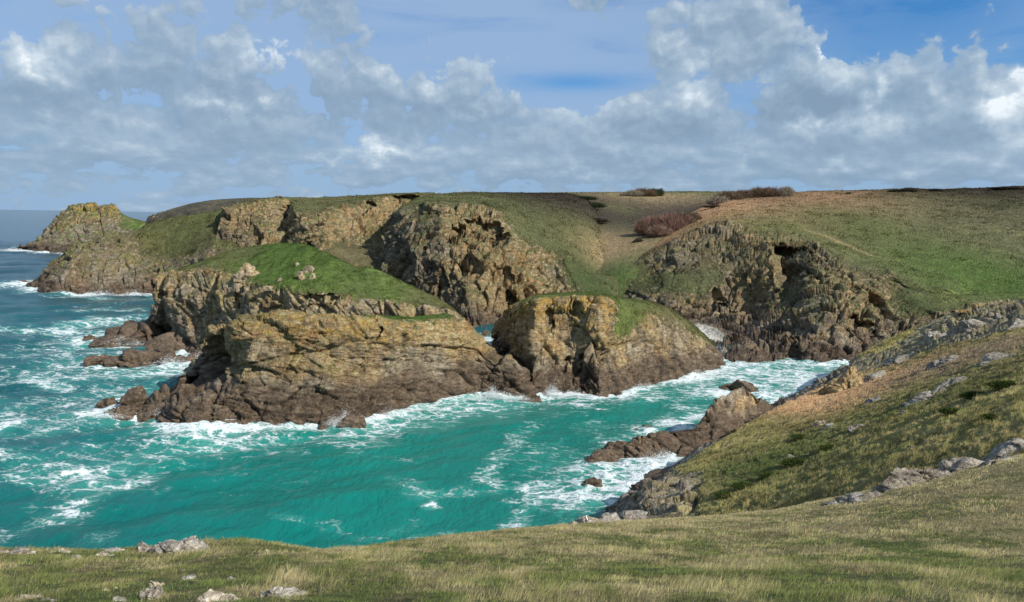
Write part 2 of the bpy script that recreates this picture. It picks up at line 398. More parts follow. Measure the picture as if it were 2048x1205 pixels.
r4 = Row([(322, 553, 188), (360, 540, 188), (420, 522, 188), (450, 520, 186), (490, 535, 178), (530, 545, 170), (590, 550, 162), (650, 560, 158), (720, 572, 156), (800, 588, 154), (860, 600, 152), (905, 618, 152), (954, 664, 156), (988, 700, 166)], 26, rock=[(320, .7), (400, .25), (470, .05), (540, .05), (700, 0), (890, 0), (930, .7)], lich=.4, tan=.4)
r5 = Row([(328, 549, 194), (370, 534, 196), (405, 524, 198), (440, 508, 198), (480, 497, 196), (540, 489, 190), (580, 487, 184), (612, 490, 178), (650, 505, 172), (690, 526, 168), (716, 537, 166), (735, 535, 165), (762, 543, 164), (800, 562, 162), (850, 585, 160), (892, 606, 158), (950, 660, 160), (986, 698, 168)], 10, rock=[(320, .3), (380, 0), (890, 0), (940, .6)])
patch('islet', [below(w), w, r1, r2, r3, r4, r5, zrow(r5, 14, None), zrow(r5, 50, -4)], 640, MAT_ISLET,
      'rock islet with a green turf dome and fractured cliff below', veg=GREEN, s=.85, ra=1.0, ga=.35, bed=(10, 35, 0), aniso=(.7, .7, 1.1), seed=4, strata=.35, wet=(3.5, 1.5), lichz=(14, 20, .3),
      dents=[(P(340, 625, 183), (1.6, 4, 7), (.5, 3.2, 0)), (P(478, 585, 165), (1.0, 4, 4.5), (0, 2.2, 0)), (P(640, 600, 152), (5, 3, .8), (0, 1.6, 0))],
      spots=[(P(590, 510, 176), 22, LUSH, .55), (P(760, 570, 158), 16, LUSH, .6), (P(450, 515, 190), 7, OLIVE, .6), (P(870, 615, 149), 10, BROWN, .55), (P(700, 590, 153), 9, OLIVE, .4)],
      rockspots=[(P(600, 548, 163), 1.5, .5), (P(505, 545, 175), 2.6, .4)])

# --- islet with the flat top, right of the channel
w = Row([zd(978, 0, 182), zd(1000, 0, 168), zd(1030, 0, 146), (1062, 793), (1100, 785), (1140, 787), (1195, 794), (1240, 790), (1285, 776), (1335, 766), (1390, 753), (1425, 745), (1455, 736)], 22, foam=[(978, 0), (1030, 0), (1062, 6), (1200, 6), (1455, 8)], tan=0)
r1 = Row(off(w, [(981, 692, .5), (1003, 705, 1), (1032, 738, 1), (1064, 752), (1130, 750), (1200, 744), (1285, 732), (1350, 722), (1410, 716), (1449, 722)], 2.2), 26, tan=.2)
r2 = Row(off(w, [(983, 668, 1), (1008, 664, 2), (1040, 672, 4), (1066, 684), (1130, 692), (1200, 684), (1285, 672), (1350, 680), (1400, 693), (1442, 708)], 5), 30, tan=[(980, .7), (1100, .6), (1250, .55), (1440, .4)], lich=.25, rock=[(980, 1), (1200, .95), (1240, .75), (1400, .7), (1440, .9)])
r3 = Row(off(w, [(986, 652, 2), (1014, 622, 5), (1045, 612, 8), (1070, 606), (1100, 602), (1160, 600), (1205, 599), (1235, 612), (1300, 620), (1340, 634), (1390, 664), (1436, 699)], 8.5), 14, tan=[(980, .8), (1200, .75), (1300, .4)], lich=[(980, .6), (1210, .7), (1260, .45), (1400, .1)], rock=[(980, .9), (1070, .8), (1210, .75), (1240, .5), (1400, .4), (1436, .6)])
r4 = Row(off(w, [(990, 647, 6), (1022, 611, 10), (1055, 600, 13), (1075, 596), (1105, 592), (1160, 590), (1208, 592), (1240, 600), (1300, 607), (1342, 622), (1393, 657), (1433, 695)], 13), 12, rock=[(980, .8), (1060, .3), (1100, .12), (1200, .15), (1250, .1), (1390, .05), (1433, .5)], tan=.6, lich=.4)
r5 = Row(off(w, [(996, 644, 10), (1030, 607, 16), (1060, 596, 22), (1080, 591), (1110, 588), (1160, 587), (1205, 589), (1240, 598), (1300, 605), (1340, 620), (1390, 655), (1430, 693)], 24), 8, rock=[(980, .6), (1040, .1), (1400, 0)])
patch('islet', [below(w), w, r1, r2, r3, r4, r5, zrow(r5, 8, None), zrow(r5, 26, -4)], 520, MAT_ISLET,
      'ochre rock islet with a flat turf top right of the narrow channel', veg=OLIVE, s=.65, ra=1.0, ga=.4, bed=(5, -12, 0), aniso=(.8, .8, .8), seed=9, wet=(4.6, 1.8), lichz=(10, 15, .25), strata=.4,
      dents=[(P(1152, 735, 139), (1.3, 4, 4.0), (.3, 3.0, 0)), (P(1170, 755, 138), (1.6, 4, 2.6), (0, 2.6, 0)), (P(1095, 640, 143), (1.2, 4, 2.6), (.4, 2.4, 0)), (P(1150, 625, 144), (1.4, 3, 2.0), (0, 2.0, 0)), (P(1225, 620, 147), (1.2, 3, 2), (0, 2.2, 0)),
             (P(1060, 735, 141), (1.6, 3, 1.6), (0, 1.6, 0)), (P(1030, 640, 150), (3, 3, 2.4), (0, 2.0, 0))],
      spots=[(P(1225, 650, 146), 5, LUSH, .8), (P(1160, 590, 155), 10, GREEN, .7), (P(1340, 650, 150), 9, (.10, .085, .04), .8), (P(1280, 620, 150), 6, GREEN, .5), (P(1060, 625, 146), 4, GREEN, .5)],
      rockspots=[(P(1230, 655, 146), 3, -.5), (P(1260, 620, 148), 3, -.4), (P(1045, 620, 148), 2, -.4), (P(1180, 640, 146), 1.6, -.35)])

# --- left headland of the mainland
w = Row([(46, 573), (70, 581), (110, 588), (150, 590), (200, 589), (250, 588), (312, 590), zd(400, 0, 275), zd(500, 0, 268)], 16, foam=[(46, 9), (150, 5), (312, 5), (400, 0)])
r1 = Row(off(w, [(55, 566), (90, 560), (130, 560), (200, 564), (250, 567), (320, 570), (400, 570), (495, 565)], 5), 24, tan=0)
r2 = Row(off(w, [(78, 550), (110, 534), (140, 524), (190, 522), (240, 530), (290, 538), (350, 540), (420, 530), (488, 530)], 13), 26, tan=[(78, .1), (240, .35), (300, .2)])
r3 = Row(off(w, [(92, 538), (122, 517), (150, 505), (200, 486), (255, 490), (280, 506), (330, 516), (390, 506), (425, 490), (484, 505)], 24), 24, rock=[(92, 1), (250, .95), (285, .5), (330, .45), (430, .5)], tan=.3, lich=.15)
r4 = Row(off(w, [(100, 532), (130, 511), (160, 497), (205, 478), (240, 472), (275, 466), (300, 470), (340, 468), (390, 458), (430, 450), (478, 470)], 42), 22, rock=[(100, 1), (240, .9), (275, .45), (300, .1), (430, .05), (478, .4)], tan=.4, lich=.35)
r5 = Row(off(w, [(106, 529), (135, 509), (165, 494), (208, 475), (240, 468), (272, 461), (290, 451), (312, 443), (342, 436), (382, 431), (432, 423), (456, 417), (470, 440)], 62), 8, rock=[(106, .9), (240, .8), (275, .6), (300, .3), (342, .02), (470, .1)], lich=.3)
patch('headland', [below(w), w, r1, r2, r3, r4, r5, zrow(r5, 20, None), zrow(r5, 110, -4)], 460, MAT_CLIFF,
      'grey rock headland with an olive turf slope left of the bay', veg=(.082, .088, .03), s=1.15, ra=.8, ga=.5, bed=(20, 35, 0), aniso=(1.3, 1, .7), seed=6, wet=(4, 1.6),
      dents=[(P(306, 555, 298), (1.2, 6, 8), (0, 3.5, 0)), (P(358, 535, 290), (1.2, 6, 5), (0, 3, 0))],
      spots=[(P(330, 485, 330), 20, BROWN, .5), (P(370, 445, 335), 22, (.075, .088, .025), .6)])

# --- cliffs round the back of the bay
w = Row([zd(415, 0, 300), zd(500, 0, 292), zd(600, 0, 280), zd(700, 0, 262), zd(800, 0, 262), zd(870, 0, 262)], 10)
r1 = Row([(425, 520, 300), (500, 512, 296), (560, 502, 294), (600, 495, 285), (650, 510, 272), (700, 532, 264), (760, 540, 262), (870, 545, 264)], 40, tan=[(425, .3), (600, .45), (700, .3)], rock=[(425, 1), (640, .9), (690, .5), (760, .5), (870, 1)])
r2 = Row([(430, 480, 302), (480, 462, 305), (540, 452, 309), (575, 455, 316), (600, 460, 292), (650, 468, 284), (700, 478, 298), (750, 465, 310), (790, 445, 318), (870, 430, 322)], 44, tan=[(430, .35), (560, .5), (600, .45), (700, .75), (790, .7)], rock=1)
r3 = Row([(446, 424, 310), (458, 416, 312), (490, 407, 318), (530, 400, 325), (564, 397, 334), (579, 404, 337), (588, 427, 301), (640, 426, 300), (662, 412, 311), (720, 404, 322), (770, 395, 330), (800, 392, 338), (832, 391, 340), (870, 400, 345)], 20, tan=[(446, .6), (560, .7), (590, .5), (720, .75), (870, .6)], rock=[(446, .8), (560, .6), (590, .5), (700, .55), (870, .6)], lich=.15)
r35 = Row([(449, 418, 316), (490, 404, 326), (530, 398.5, 335), (562, 396.5, 346), (580, 400, 350), (590, 418, 316), (640, 416, 318), (672, 406, 330), (722, 399, 340), (772, 392.5, 345), (802, 390, 352), (834, 389, 356), (870, 396, 360)], 10, rock=[(446, .5), (540, .05), (870, 0)])
r4 = Row([(452, 416, 330), (490, 401, 340), (528, 397, 350), (545, 396, 356), (572, 395, 372), (590, 396, 372), (640, 396, 380), (720, 392, 390), (800, 388, 402), (870, 386, 410)], 8, rock=[(452, .6), (520, .4), (540, .05), (800, .02)])
patch('cliff', [below(w), w, r1, r2, r3, r35, r4, zrow(r4, 60, None), zrow(r4, 300, 20)], 520, MAT_CLIFF,
      'tan and ochre cliff at the back of the bay behind the grassy dome', veg=(.085, .085, .034), s=1.2, ra=1.1, ga=.5, bed=(25, -35, 0), aniso=(1, 1, .6), seed=12, wet=(3, 1.5),
      dents=[(P(812, 415, 336), (9, 8, 9), (0, 9, -1)), (P(735, 420, 320), (1.8, 6, 7), (0, 4, 0)), (P(577, 440, 330), (3, 10, 9), (0, 7, 0)), (P(625, 500, 284), (4, 6, 2), (0, 4, 0))],
      spots=[(P(690, 500, 284), 12, (.07, .075, .03), .7), (P(690, 525, 270), 12, BROWN, .6), (P(620, 410, 335), 24, OLIVE, .5)],
      tanspots=[(P(720, 430, 318), 20, .5), (P(620, 450, 292), 12, .3)],
      rockspots=[(P(690, 505, 280), 9, -.5), (P(700, 535, 264), 9, -.3)])

# --- the broken middle cliff
w = Row([zd(770, 0, 252), zd(830, 0, 236), (885, 648), (930, 655), (960, 658), (1000, 652), zd(1060, 0, 224), zd(1120, 0, 227), zd(1180, 0, 233), zd(1240, 0, 242)], 16, foam=0)
r1 = Row([(764, 560, 254), (820, 590, 240), (885, 602, 231), (930, 594, 227), (980, 598, 227), (1040, 612, 229), (1100, 616, 232), (1170, 610, 238), (1238, 592, 248)], 34, tan=[(764, .1), (950, .25), (1040, .6), (1150, .4)], rock=[(764, 1), (1120, .95), (1200, .55)])
r2 = Row([(764, 500, 262), (820, 515, 246), (885, 525, 237), (930, 515, 238), (980, 520, 234), (1040, 550, 236), (1100, 566, 240), (1170, 578, 246), (1236, 570, 254)], 34, tan=[(764, .15), (880, .3), (940, .7), (1040, .75), (1130, .4)], rock=[(764, .9), (1100, .9), (1170, .5), (1236, .15)])
r3 = Row([(767, 462, 272), (820, 455, 257), (885, 458, 249), (935, 468, 250), (980, 462, 256), (1020, 490, 246), (1060, 520, 247), (1120, 532, 251), (1180, 554, 255), (1233, 556, 260)], 30, tan=[(767, .1), (900, .3), (940, .85), (1020, .75), (1100, .4)], rock=[(767, .85), (1020, .95), (1120, .75), (1180, .3), (1233, .1)], lich=.1)
r4 = Row([(773, 442, 281), (800, 424, 274), (840, 413, 269), (885, 414, 263), (935, 427, 264), (965, 423, 268), (1000, 433, 264), (1020, 458, 257), (1035, 484, 255), (1070, 494, 259), (1120, 510, 263), (1165, 531, 265), (1200, 546, 266), (1230, 550, 268)], 22, tan=[(773, .2), (940, .8), (1030, .6)], rock=[(773, .55), (850, .75), (1020, .8), (1060, .55), (1120, .55), (1170, .25), (1230, .05)], lich=.15)
r5 = Row([(785, 430, 300), (810, 411, 292), (850, 402, 296), (900, 402, 300), (960, 406, 300), (1020, 425, 292), (1050, 455, 282), (1100, 470, 280), (1140, 492, 278), (1178, 514, 276), (1212, 537, 274), (1232, 547, 273)], 30, rock=[(785, .3), (850, .08), (960, .1), (1230, 0)])
r6 = Row([(796, 423, 315), (836, 397, 345), (870, 390, 370), (920, 387.5, 400), (1000, 387, 420), (1080, 387, 432), (1140, 388, 436), (1172, 395, 430), (1192, 420, 398), (1203, 450, 362), (1213, 482, 330), (1224, 520, 298), (1234, 545, 278)], 8, rock=0)
patch('cliff', [below(w), w, r1, r2, r3, r4, r5, r6, zrow(r6, 30, None), zrow(r6, 220, 14)], 600, MAT_CLIFF,
      'broken middle cliff with a rust coloured landslip below the turf', veg=(.085, .088, .038), s=1.2, ra=1.3, ga=.55, bed=(10, 20, 0), aniso=(1, 1, .75), seed=15, wet=(3, 1.5),
      dents=[(P(975, 460, 258), (8, 9, 9), (0, 8, -1.5)), (P(935, 540, 236), (5, 6, 5), (0, 2.4, 0)), (P(915, 470, 249), (2.2, 6, 11), (0, 5, 0)), (P(1000, 555, 234), (4.5, 5, 4), (0, 4, 0)), (P(1025, 615, 229), (3.2, 7, 7), (1.5, 7, 0)), (P(1048, 590, 230), (3, 6, 9), (0, -2.5, 0)), (P(1000, 480, 250), (4, 8, 8), (0, 4, 0)), (P(885, 570, 234), (1.8, 6, 5), (0, 4, 0)),
             (P(850, 520, 243), (2, 5, 5), (0, 2, 0)), (P(870, 430, 260), (3, 5, 3), (0, 2.5, 0))],
      spots=[(P(1000, 400, 330), 45, (.095, .10, .045), .6), (P(1090, 450, 295), 30, OLIVE, .6), (P(1180, 560, 254), 16, DARKG, .75), (P(1140, 400, 420), 45, HEATH, 1.23), (P(1060, 391, 430), 30, HEATH, 0.72), (P(1190, 497, 300), 13, TAN, .9), (P(1205, 520, 288), 8, TAN, .8), (P(1150, 470, 310), 14, OLIVE, .5), (P(850, 470, 255), 10, DARKG, .4)],
      tanspots=[(P(970, 450, 258), 12, .7), (P(1000, 540, 240), 9, .6), (P(1045, 575, 236), 11, .7)],
      rockspots=[(P(850, 440, 262), 9, -.3), (P(1160, 550, 255), 10, -.3), (P(960, 620, 228), 7, .4)])

# --- valley and the plateau inland
v0 = Row([zd(1050, 0, 268), zd(1215, 2, 250), zd(1320, 2, 252), zd(1500, 0, 262), zd(1620, 0, 262)], 10, rock=.4)
v1 = Row([(1050, 575, 278), (1170, 556, 266), (1220, 552, 262), (1290, 552, 260), (1500, 540, 270), (1620, 546, 270)], 20, rock=.15)
v2 = Row([(1050, 500, 320), (1160, 505, 300), (1238, 512, 288), (1300, 500, 286), (1500, 460, 300), (1620, 466, 300)], 24, rock=0)
v3 = Row([(1050, 430, 370), (1160, 465, 330), (1240, 479, 312), (1292, 474, 310), (1380, 445, 330), (1500, 430, 350), (1620, 436, 350)], 24, rock=0)
v4 = Row([(1050, 405, 410), (1170, 425, 385), (1250, 442, 365), (1310, 444, 358), (1400, 425, 372), (1500, 410, 390), (1620, 416, 390)], 24, rock=0)
v5 = Row([(1050, 394, 440), (1160, 402, 430), (1250, 412, 425), (1320, 418, 420), (1400, 410, 430), (1500, 400, 440), (1620, 406, 440)], 20, rock=0)
v6 = Row([(1050, 389, 480), (1160, 389, 500), (1250, 389, 520), (1330, 391, 530), (1400, 389, 530), (1500, 388, 520), (1620, 394, 520)], 14, rock=0)
v7 = Row([(1050, 387, 600), (1160, 386, 640), (1200, 386, 660), (1300, 385, 700), (1340, 384, 720), (1380, 383.5, 720), (1420, 385, 720), (1500, 384, 700), (1620, 392, 700)], 6, rock=0)
patch('valley', [v0, v1, v2, v3, v4, v5, v6, v7, zrow(v7, 500, None)], 420, MAT_CLIFF, 'small valley running inland between the cliffs', veg=(.090, .093, .04), s=1.2, ga=.6, seed=21, wet=(-20, 1),
      spots=[(P(1210, 490, 308), 17, TAN, .95), (P(1260, 490, 305), 14, TAN, .9), (P(1200, 515, 290), 10, TAN, .8), (P(1230, 520, 288), 8, TAN, .9), (P(1255, 445, 365), 14, (.13, .14, .05), .7), (P(1180, 410, 420), 40, HEATH, 1.30), (P(1240, 402, 445), 36, HEATH, 1.3), (P(1300, 406, 435), 48, HEATH, 1.35), (P(1390, 406, 440), 42, HEATH, 1.16),
             (P(1235, 550, 262), 12, DARKG, .9), (P(1290, 545, 262), 12, GREEN, .6), (P(1320, 394, 520), 40, STRAW, .6), (P(1220, 393, 520), 40, STRAW, .35), (P(1240, 420, 410), 12, OLIVE, .6)])

# --- right hand cliff with its hill
w = Row([zd(1222, 0, 252), zd(1300, 0, 228), zd(1365, 0, 212), (1405, 692), (1445, 722), (1470, 727), (1510, 728), (1565, 727), (1600, 722), (1640, 730), (1690, 722), zd(1760, 0, 174), zd(1900, 0, 172), zd(2350, 0, 172)], 14, foam=[(1222, 0), (1400, 5), (1445, 12), (1690, 14), (1900, 8)], rock=1)
r1 = Row([(1230, 604, 254), (1300, 622, 236), (1360, 645, 221), (1405, 664, 214), (1445, 672, 204), (1475, 684, 188), (1512, 694, 180), (1570, 692, 177), (1630, 696, 174), (1690, 688, 180), (1750, 660, 184), (1830, 645, 190), (1950, 625, 190), (2350, 600, 190)], 30, tan=[(1230, 0), (1500, .15), (1640, .3)])
r2 = Row([(1234, 582, 258), (1285, 586, 248), (1350, 600, 236), (1400, 606, 231), (1450, 612, 229), (1500, 614, 228), (1530, 600, 226), (1565, 635, 206), (1620, 618, 197), (1680, 612, 192), (1740, 618, 194), (1790, 608, 200), (1850, 616, 197), (1950, 602, 200), (2350, 590, 200)], 34, tan=[(1230, .05), (1400, .45), (1540, .4), (1570, .1), (1700, .65), (1800, .5)], rock=[(1230, .35), (1290, .55), (1350, .9), (1700, .85), (1760, .6), (1850, .45), (1950, .2)])
r3 = Row([(1238, 562, 262), (1295, 553, 258), (1330, 545, 254), (1400, 540, 248), (1450, 540, 243), (1510, 540, 236), (1543, 530, 234), (1575, 545, 240), (1610, 550, 222), (1660, 566, 212), (1720, 580, 203), (1790, 576, 206), (1850, 588, 204), (1900, 594, 204), (2000, 588, 208), (2350, 580, 208)], 34, tan=[(1230, .05), (1330, .15), (1480, .45), (1540, .75), (1600, .15), (1700, .7), (1800, .75), (1880, .4)], rock=[(1230, .1), (1290, .45), (1330, .8), (1420, .6), (1480, .95), (1640, .9), (1700, .75), (1800, .6), (1870, .4), (1950, .05)], lich=.12)
r4 = Row([(1241, 546, 268), (1295, 514, 270), (1330, 494, 273), (1370, 474, 278), (1425, 453, 284), (1468, 447, 286), (1500, 474, 266), (1530, 484, 257), (1562, 478, 259), (1602, 481, 260), (1625, 493, 250), (1640, 511, 240), (1680, 531, 228), (1700, 551, 220), (1732, 556, 215), (1782, 554, 214), (1812, 562, 214), (1852, 581, 210), (1890, 578, 212), (1940, 600, 208), (2350, 560, 214)], 16, tan=[(1240, .1), (1460, .3), (1500, .6), (1600, .7), (1650, .3), (1750, .8), (1850, .6)], rock=[(1240, .1), (1300, .6), (1460, .7), (1540, .8), (1620, .8), (1680, .6), (1780, .6), (1830, .3), (1880, .4), (1950, 0)], lich=.15)
r5 = Row([(1244, 538, 276), (1302, 500, 284), (1372, 459, 300), (1430, 436, 310), (1490, 438, 305), (1560, 446, 295), (1640, 474, 277), (1720, 510, 255), (1800, 524, 250), (1900, 534, 245), (2350, 520, 245)], 36, rock=[(1244, 0), (1330, .15), (1450, .1), (1500, 0)])
r6 = Row([(1262, 506, 292), (1322, 472, 318), (1392, 428, 352), (1450, 408, 365), (1550, 404, 368), (1650, 414, 352), (1750, 432, 322), (1850, 442, 312), (1950, 446, 305), (2350, 440, 305)], 36, rock=0)
r7 = Row([(1290, 477, 314), (1350, 442, 345), (1410, 413, 388), (1472, 397, 420), (1550, 388.5, 440), (1600, 384.5, 445), (1650, 382.5, 450), (1700, 382, 450), (1750, 380, 450), (1790, 379.5, 450), (1820, 377.5, 450), (1850, 379, 460), (1890, 379, 460), (1930, 377.5, 460), (1975, 376.5, 460), (2010, 374, 460), (2040, 373, 460), (2350, 366, 460)], 8, rock=0)
def right_veg(p, V):
    # the path worn along the hill
    path = [P(1610, 452, 288), P(1650, 470, 280), P(1700, 492, 266), P(1740, 510, 256), P(1790, 525, 250), P(1880, 548, 236), P(1990, 562, 226)]
    for a, b, wd in zip(path[:-1], path[1:], (1.3, 1.5, 1.1, .8, .6, .5)):
        ab = (b-a)[:2]; tt = np.clip(((p[:, :2]-a[:2])@ab)/(ab@ab), 0, 1)
        d = np.linalg.norm(p[:, :2]-a[:2]-tt[:, None]*ab, axis=1); k = sstep(wd*1.6, wd*.5, d)[:, None]*.85
        V = V*(1-k)+np.array((.36, .25, .14))*k
    band = [P(1690, 396, 420), P(1560, 402, 392), P(1470, 412, 366), P(1420, 428, 348), P(1370, 452, 324), P(1300, 492, 298)]
    nz = fbm(p*np.array([.09, .05, .1]), 4, off=61)
    for a, b, wd in zip(band[:-1], band[1:], (17, 19, 13, 8.5, 5.5)):
        ab = (b-a)[:2]; tt = np.clip(((p[:, :2]-a[:2])@ab)/(ab@ab), 0, 1)
        d = np.linalg.norm(p[:, :2]-a[:2]-tt[:, None]*ab, axis=1); k = sstep(wd*1.25, wd*.75, d+wd*.8*nz)[:, None]*.85
        V = V*(1-k)+np.array((.29, .195, .112))*k*(1+.5*nz[:, None])
    return V
patch('hill', [below(w), w, r1, r2, r3, r4, r5, r6, r7, zrow(r7, 60, None), zrow(r7, 500, 24)], 940, MAT_CLIFF,
      'turf covered hill above the right hand cliff of the cove', veg=(.080, .083, .036), s=1.0, ra=1.3, ga=.75, bed=(15, 38, 0), aniso=(1.2, 1, .7), seed=27, wet=(3.5, 1.5), vegfun=right_veg,
      dents=[(P(1580, 528, 246), (5.5, 14, 10), (0, 12, 0)), (P(1590, 520, 250), (3, 10, 8), (3, 7, 0)), (P(1628, 545, 226), (3.2, 8, 8), (-.5, -3.2, 0)), (P(1535, 555, 232), (3, 8, 9), (0, -2.5, 0)), (P(1440, 608, 232), (2, 6, 7), (0, 3, 0)), (P(1455, 640, 224), (3.4, 6, 4), (0, 5, 0)), (P(1585, 705, 176), (2.6, 6, 3.4), (0, 5, 0)), (P(1770, 625, 196), (2.8, 8, 7), (-1, 5, -1)), (P(1735, 665, 184), (4.2, 8, 4.5), (-.5, 5, 0)), (P(1900, 590, 208), (4, 6, 3), (0, 2, 0)), (P(1795, 570, 210), (3, 5, 3), (0, 3, 0)), (P(2005, 590, 212), (5, 6, 3), (0, 1.6, -.5))],
      spots=[(P(1450, 415, 350), 30, BRACK, .95), (P(1560, 400, 390), 40, BRACK, .8), (P(1380, 445, 335), 18, BRACK, .95), (P(1320, 485, 305), 14, BRACK, .85), (P(1640, 400, 400), 28, BRACK, .7), (P(1500, 393, 425), 25, HEATH, 0.72),
             (P(1950, 390, 430), 55, HEATH, .75), (P(2080, 396, 420), 55, HEATH, .8), (P(1820, 383, 450), 22, HEATH, .6), (P(1680, 385, 445), 40, (.13, .085, .05), .6), (P(1900, 480, 285), 50, (.12, .115, .06), .55), (P(1760, 470, 290), 30, OLIVE, .5),
             (P(1950, 555, 230), 22, LUSH, .75), (P(2050, 560, 225), 25, LUSH, .75), (P(1840, 550, 225), 14, GREEN, .6), (P(1560, 455, 285), 22, GREEN, .5), (P(1700, 440, 310), 22, GREEN, .4), (P(1330, 590, 245), 8, DARKG, .6), (P(1700, 540, 228), 12, (.13, .12, .065), .5), (P(1830, 610, 200), 10, DARKG, .5), (P(1425, 690, 198), 5, (.42, .40, .36), .97), (P(1410, 668, 212), 5, (.42, .40, .36), .97), (P(1440, 712, 178), 4, (.36, .34, .31), .95)],
      rockspots=[(P(1345, 570, 248), 7, -.45), (P(1400, 575, 243), 6, -.4), (P(1430, 545, 246), 5, -.4), (P(1575, 590, 222), 7, -.4), (P(1630, 640, 192), 8, -.25), (P(1500, 705, 178), 6, .4), (P(1420, 690, 200), 5, -1.2), (P(1410, 668, 212), 5, -1.2), (P(1440, 712, 178), 3.5, -1.1), (P(1640, 510, 228), 6, .35), (P(1830, 610, 200), 8, -.2)])

# --- far headland and the dark hill behind
w = Row([(36, 498), (70, 504), (110, 506), (150, 507), zd(220, 0, 580), zd(340, 0, 560)], 10, foam=[(36, 14), (150, 8), (220, 0)])
r1 = Row([(45, 494, 596), (80, 488, 592), (110, 482, 590), (150, 482, 588), (220, 490, 585), (340, 480, 570)], 20, tan=0)
r2 = Row([(62, 487, 604), (92, 462, 604), (120, 446, 604), (160, 450, 602), (220, 462, 598), (340, 460, 590)], 24, tan=.3, rock=[(60, 1), (210, .9), (250, .5)], lich=.1)
r3 = Row([(72, 483, 612), (97, 455, 614), (121, 432, 616), (136, 422, 616), (165, 418, 616), (200, 419, 616), (230, 422, 616), (245, 432, 614), (300, 450, 606), (340, 458, 600)], 12, tan=.4, lich=[(72, .1), (120, .7), (235, .9), (260, .3)], rock=[(72, 1), (225, .9), (245, .4), (280, .1)])
r4 = Row([(76, 482, 618), (100, 452, 622), (122, 429, 626), (127, 424, 626), (136, 423, 626), (141, 414, 627), (166, 411, 628), (182, 408, 628), (196, 411, 628), (212, 411, 628), (226, 412, 628), (240, 426, 626), (256, 434, 622), (278, 440, 618), (300, 446, 614), (320, 452, 610), (340, 456, 608)], 6, lich=[(76, .1), (122, .8), (235, .9), (260, .2)], rock=[(76, 1), (225, .9), (250, .3), (280, .05)], tan=.4)
patch('headland', [below(w), w, r1, r2, r3, r4, zrow(r4, 30, None), zrow(r4, 90, -4)], 330, MAT_FAR, 'distant rocky headland topped with orange lichen at the far left', veg=GREEN, s=1.6, ra=.8, ga=.4, bed=(30, 30, 0), seed=33, wet=(7, 2.5))
h0 = Row([zd(270, 0, 470), zd(340, 8, 430), zd(640, 10, 420)], 6, rock=.3)
h1 = Row([(288, 452, 470), (310, 442, 450), (380, 430, 440), (640, 420, 440)], 14, rock=[(288, .9), (330, .35), (360, .05)])
h2 = Row([(294, 447, 482), (304, 433, 486), (316, 428, 490), (342, 419, 500), (362, 413, 505), (382, 408, 510), (422, 401, 520), (462, 398, 525), (502, 396.5, 530), (545, 397.5, 530), (640, 402, 530)], 6, rock=[(294, .9), (320, .6), (345, .15), (380, 0)])
patch('hill', [h0, h1, h2, zrow(h2, 60, None), zrow(h2, 200, 0)], 220, MAT_FAR, 'dark heather hill behind the olive turf slope', veg=(.045, .042, .028), s=1.3, ga=.5, ra=.8, seed=36, wet=(-20, 1))
print('land', time.time()-T0)
# ------------------------------------------------------------------ near hillside on the right
def zz(px, d, z=-3): return (px, 'z', z, d)
ha = Row([zz(1160, 70), (1284, 1040, 60), (1400, 1040, 56), (1550, 1030, 50), (1700, 1005, 43), (1850, 968, 39), (2048, 920, 36), (2450, 840, 34), (3000, 640, 32)], 40, rock=[(1160, 1), (1290, 1), (1370, .8), (1420, .1), (2450, 0)])
hb = Row([zz(1180, 84), (1297, 975, 69), (1400, 972, 67), (1500, 955, 64), (1620, 935, 60), (1750, 895, 55), (1900, 845, 51), (2048, 800, 48), (2450, 720, 46), (3000, 560, 44)], 46, rock=[(1160, 1), (1290, 1), (1380, .75), (1430, .05), (2450, 0)], tan=.3)
hc = Row([zz(1250, 94), (1330, 946, 80), (1400, 921, 80), (1480, 900, 79), (1600, 876, 76), (1750, 830, 72), (1900, 780, 67), (2048, 732, 63), (2450, 650, 60), (3000, 520, 58)], 50, rock=[(1250, 1), (1320, .6), (1400, .05), (2450, 0)])
hd = Row([zz(1420, 112), (1532, 828, 97), (1600, 822, 95), (1700, 800, 91), (1800, 770, 87), (1920, 730, 82), (2048, 690, 77), (2450, 600, 72), (3000, 480, 70)], 50, rock=[(1420, 1), (1500, .6), (1550, .05), (2450, 0)])
he = Row([zz(1560, 140), (1662, 768, 118), (1720, 758, 116), (1800, 735, 112), (1900, 702, 105), (2048, 652, 98), (2450, 560, 90), (3000, 450, 88)], 40, rock=[(1560, 1), (1640, .6), (1680, .1), (1790, .2), (1900, .25), (2048, .35)])
hf = Row([zz(1600, 150), (1672, 752, 132), (1712, 714, 137), (1790, 676, 139), (1858, 647, 139), (1900, 632, 138), (1945, 614, 135), (1990, 610, 131), (2048, 600, 127), (2450, 540, 118), (3000, 440, 114)], 12, rock=[(1600, 1), (1672, .9), (1712, .55), (1800, .4), (1850, .6), (1880, .95), (2048, .75), (2450, .3)], tan=.3, lich=[(1600, .1), (1880, .2), (1930, 1), (2048, .3)])
hg = Row([zz(1600, 158), (1672, 752, 137), (1712, 712, 143), (1790, 673, 146), (1858, 644, 147), (1900, 629, 146), (1945, 610, 143), (1990, 605, 140), (2048, 598, 136), (2450, 538, 126), (3000, 438, 122)], 8, rock=[(1600, 1), (1700, .8), (1790, .3), (2048, .7)], lich=[(1600, .1), (1880, .2), (1930, 1), (2048, .3)])
h0 = Row([(k[0], 'z', K(k)[2]-(3 if i else 0), K(k)[1]-(17 if i > 1 else 6)) for i, k in enumerate(ha.k)], 12, rock=.3)   # runs on under the turf of the viewpoint
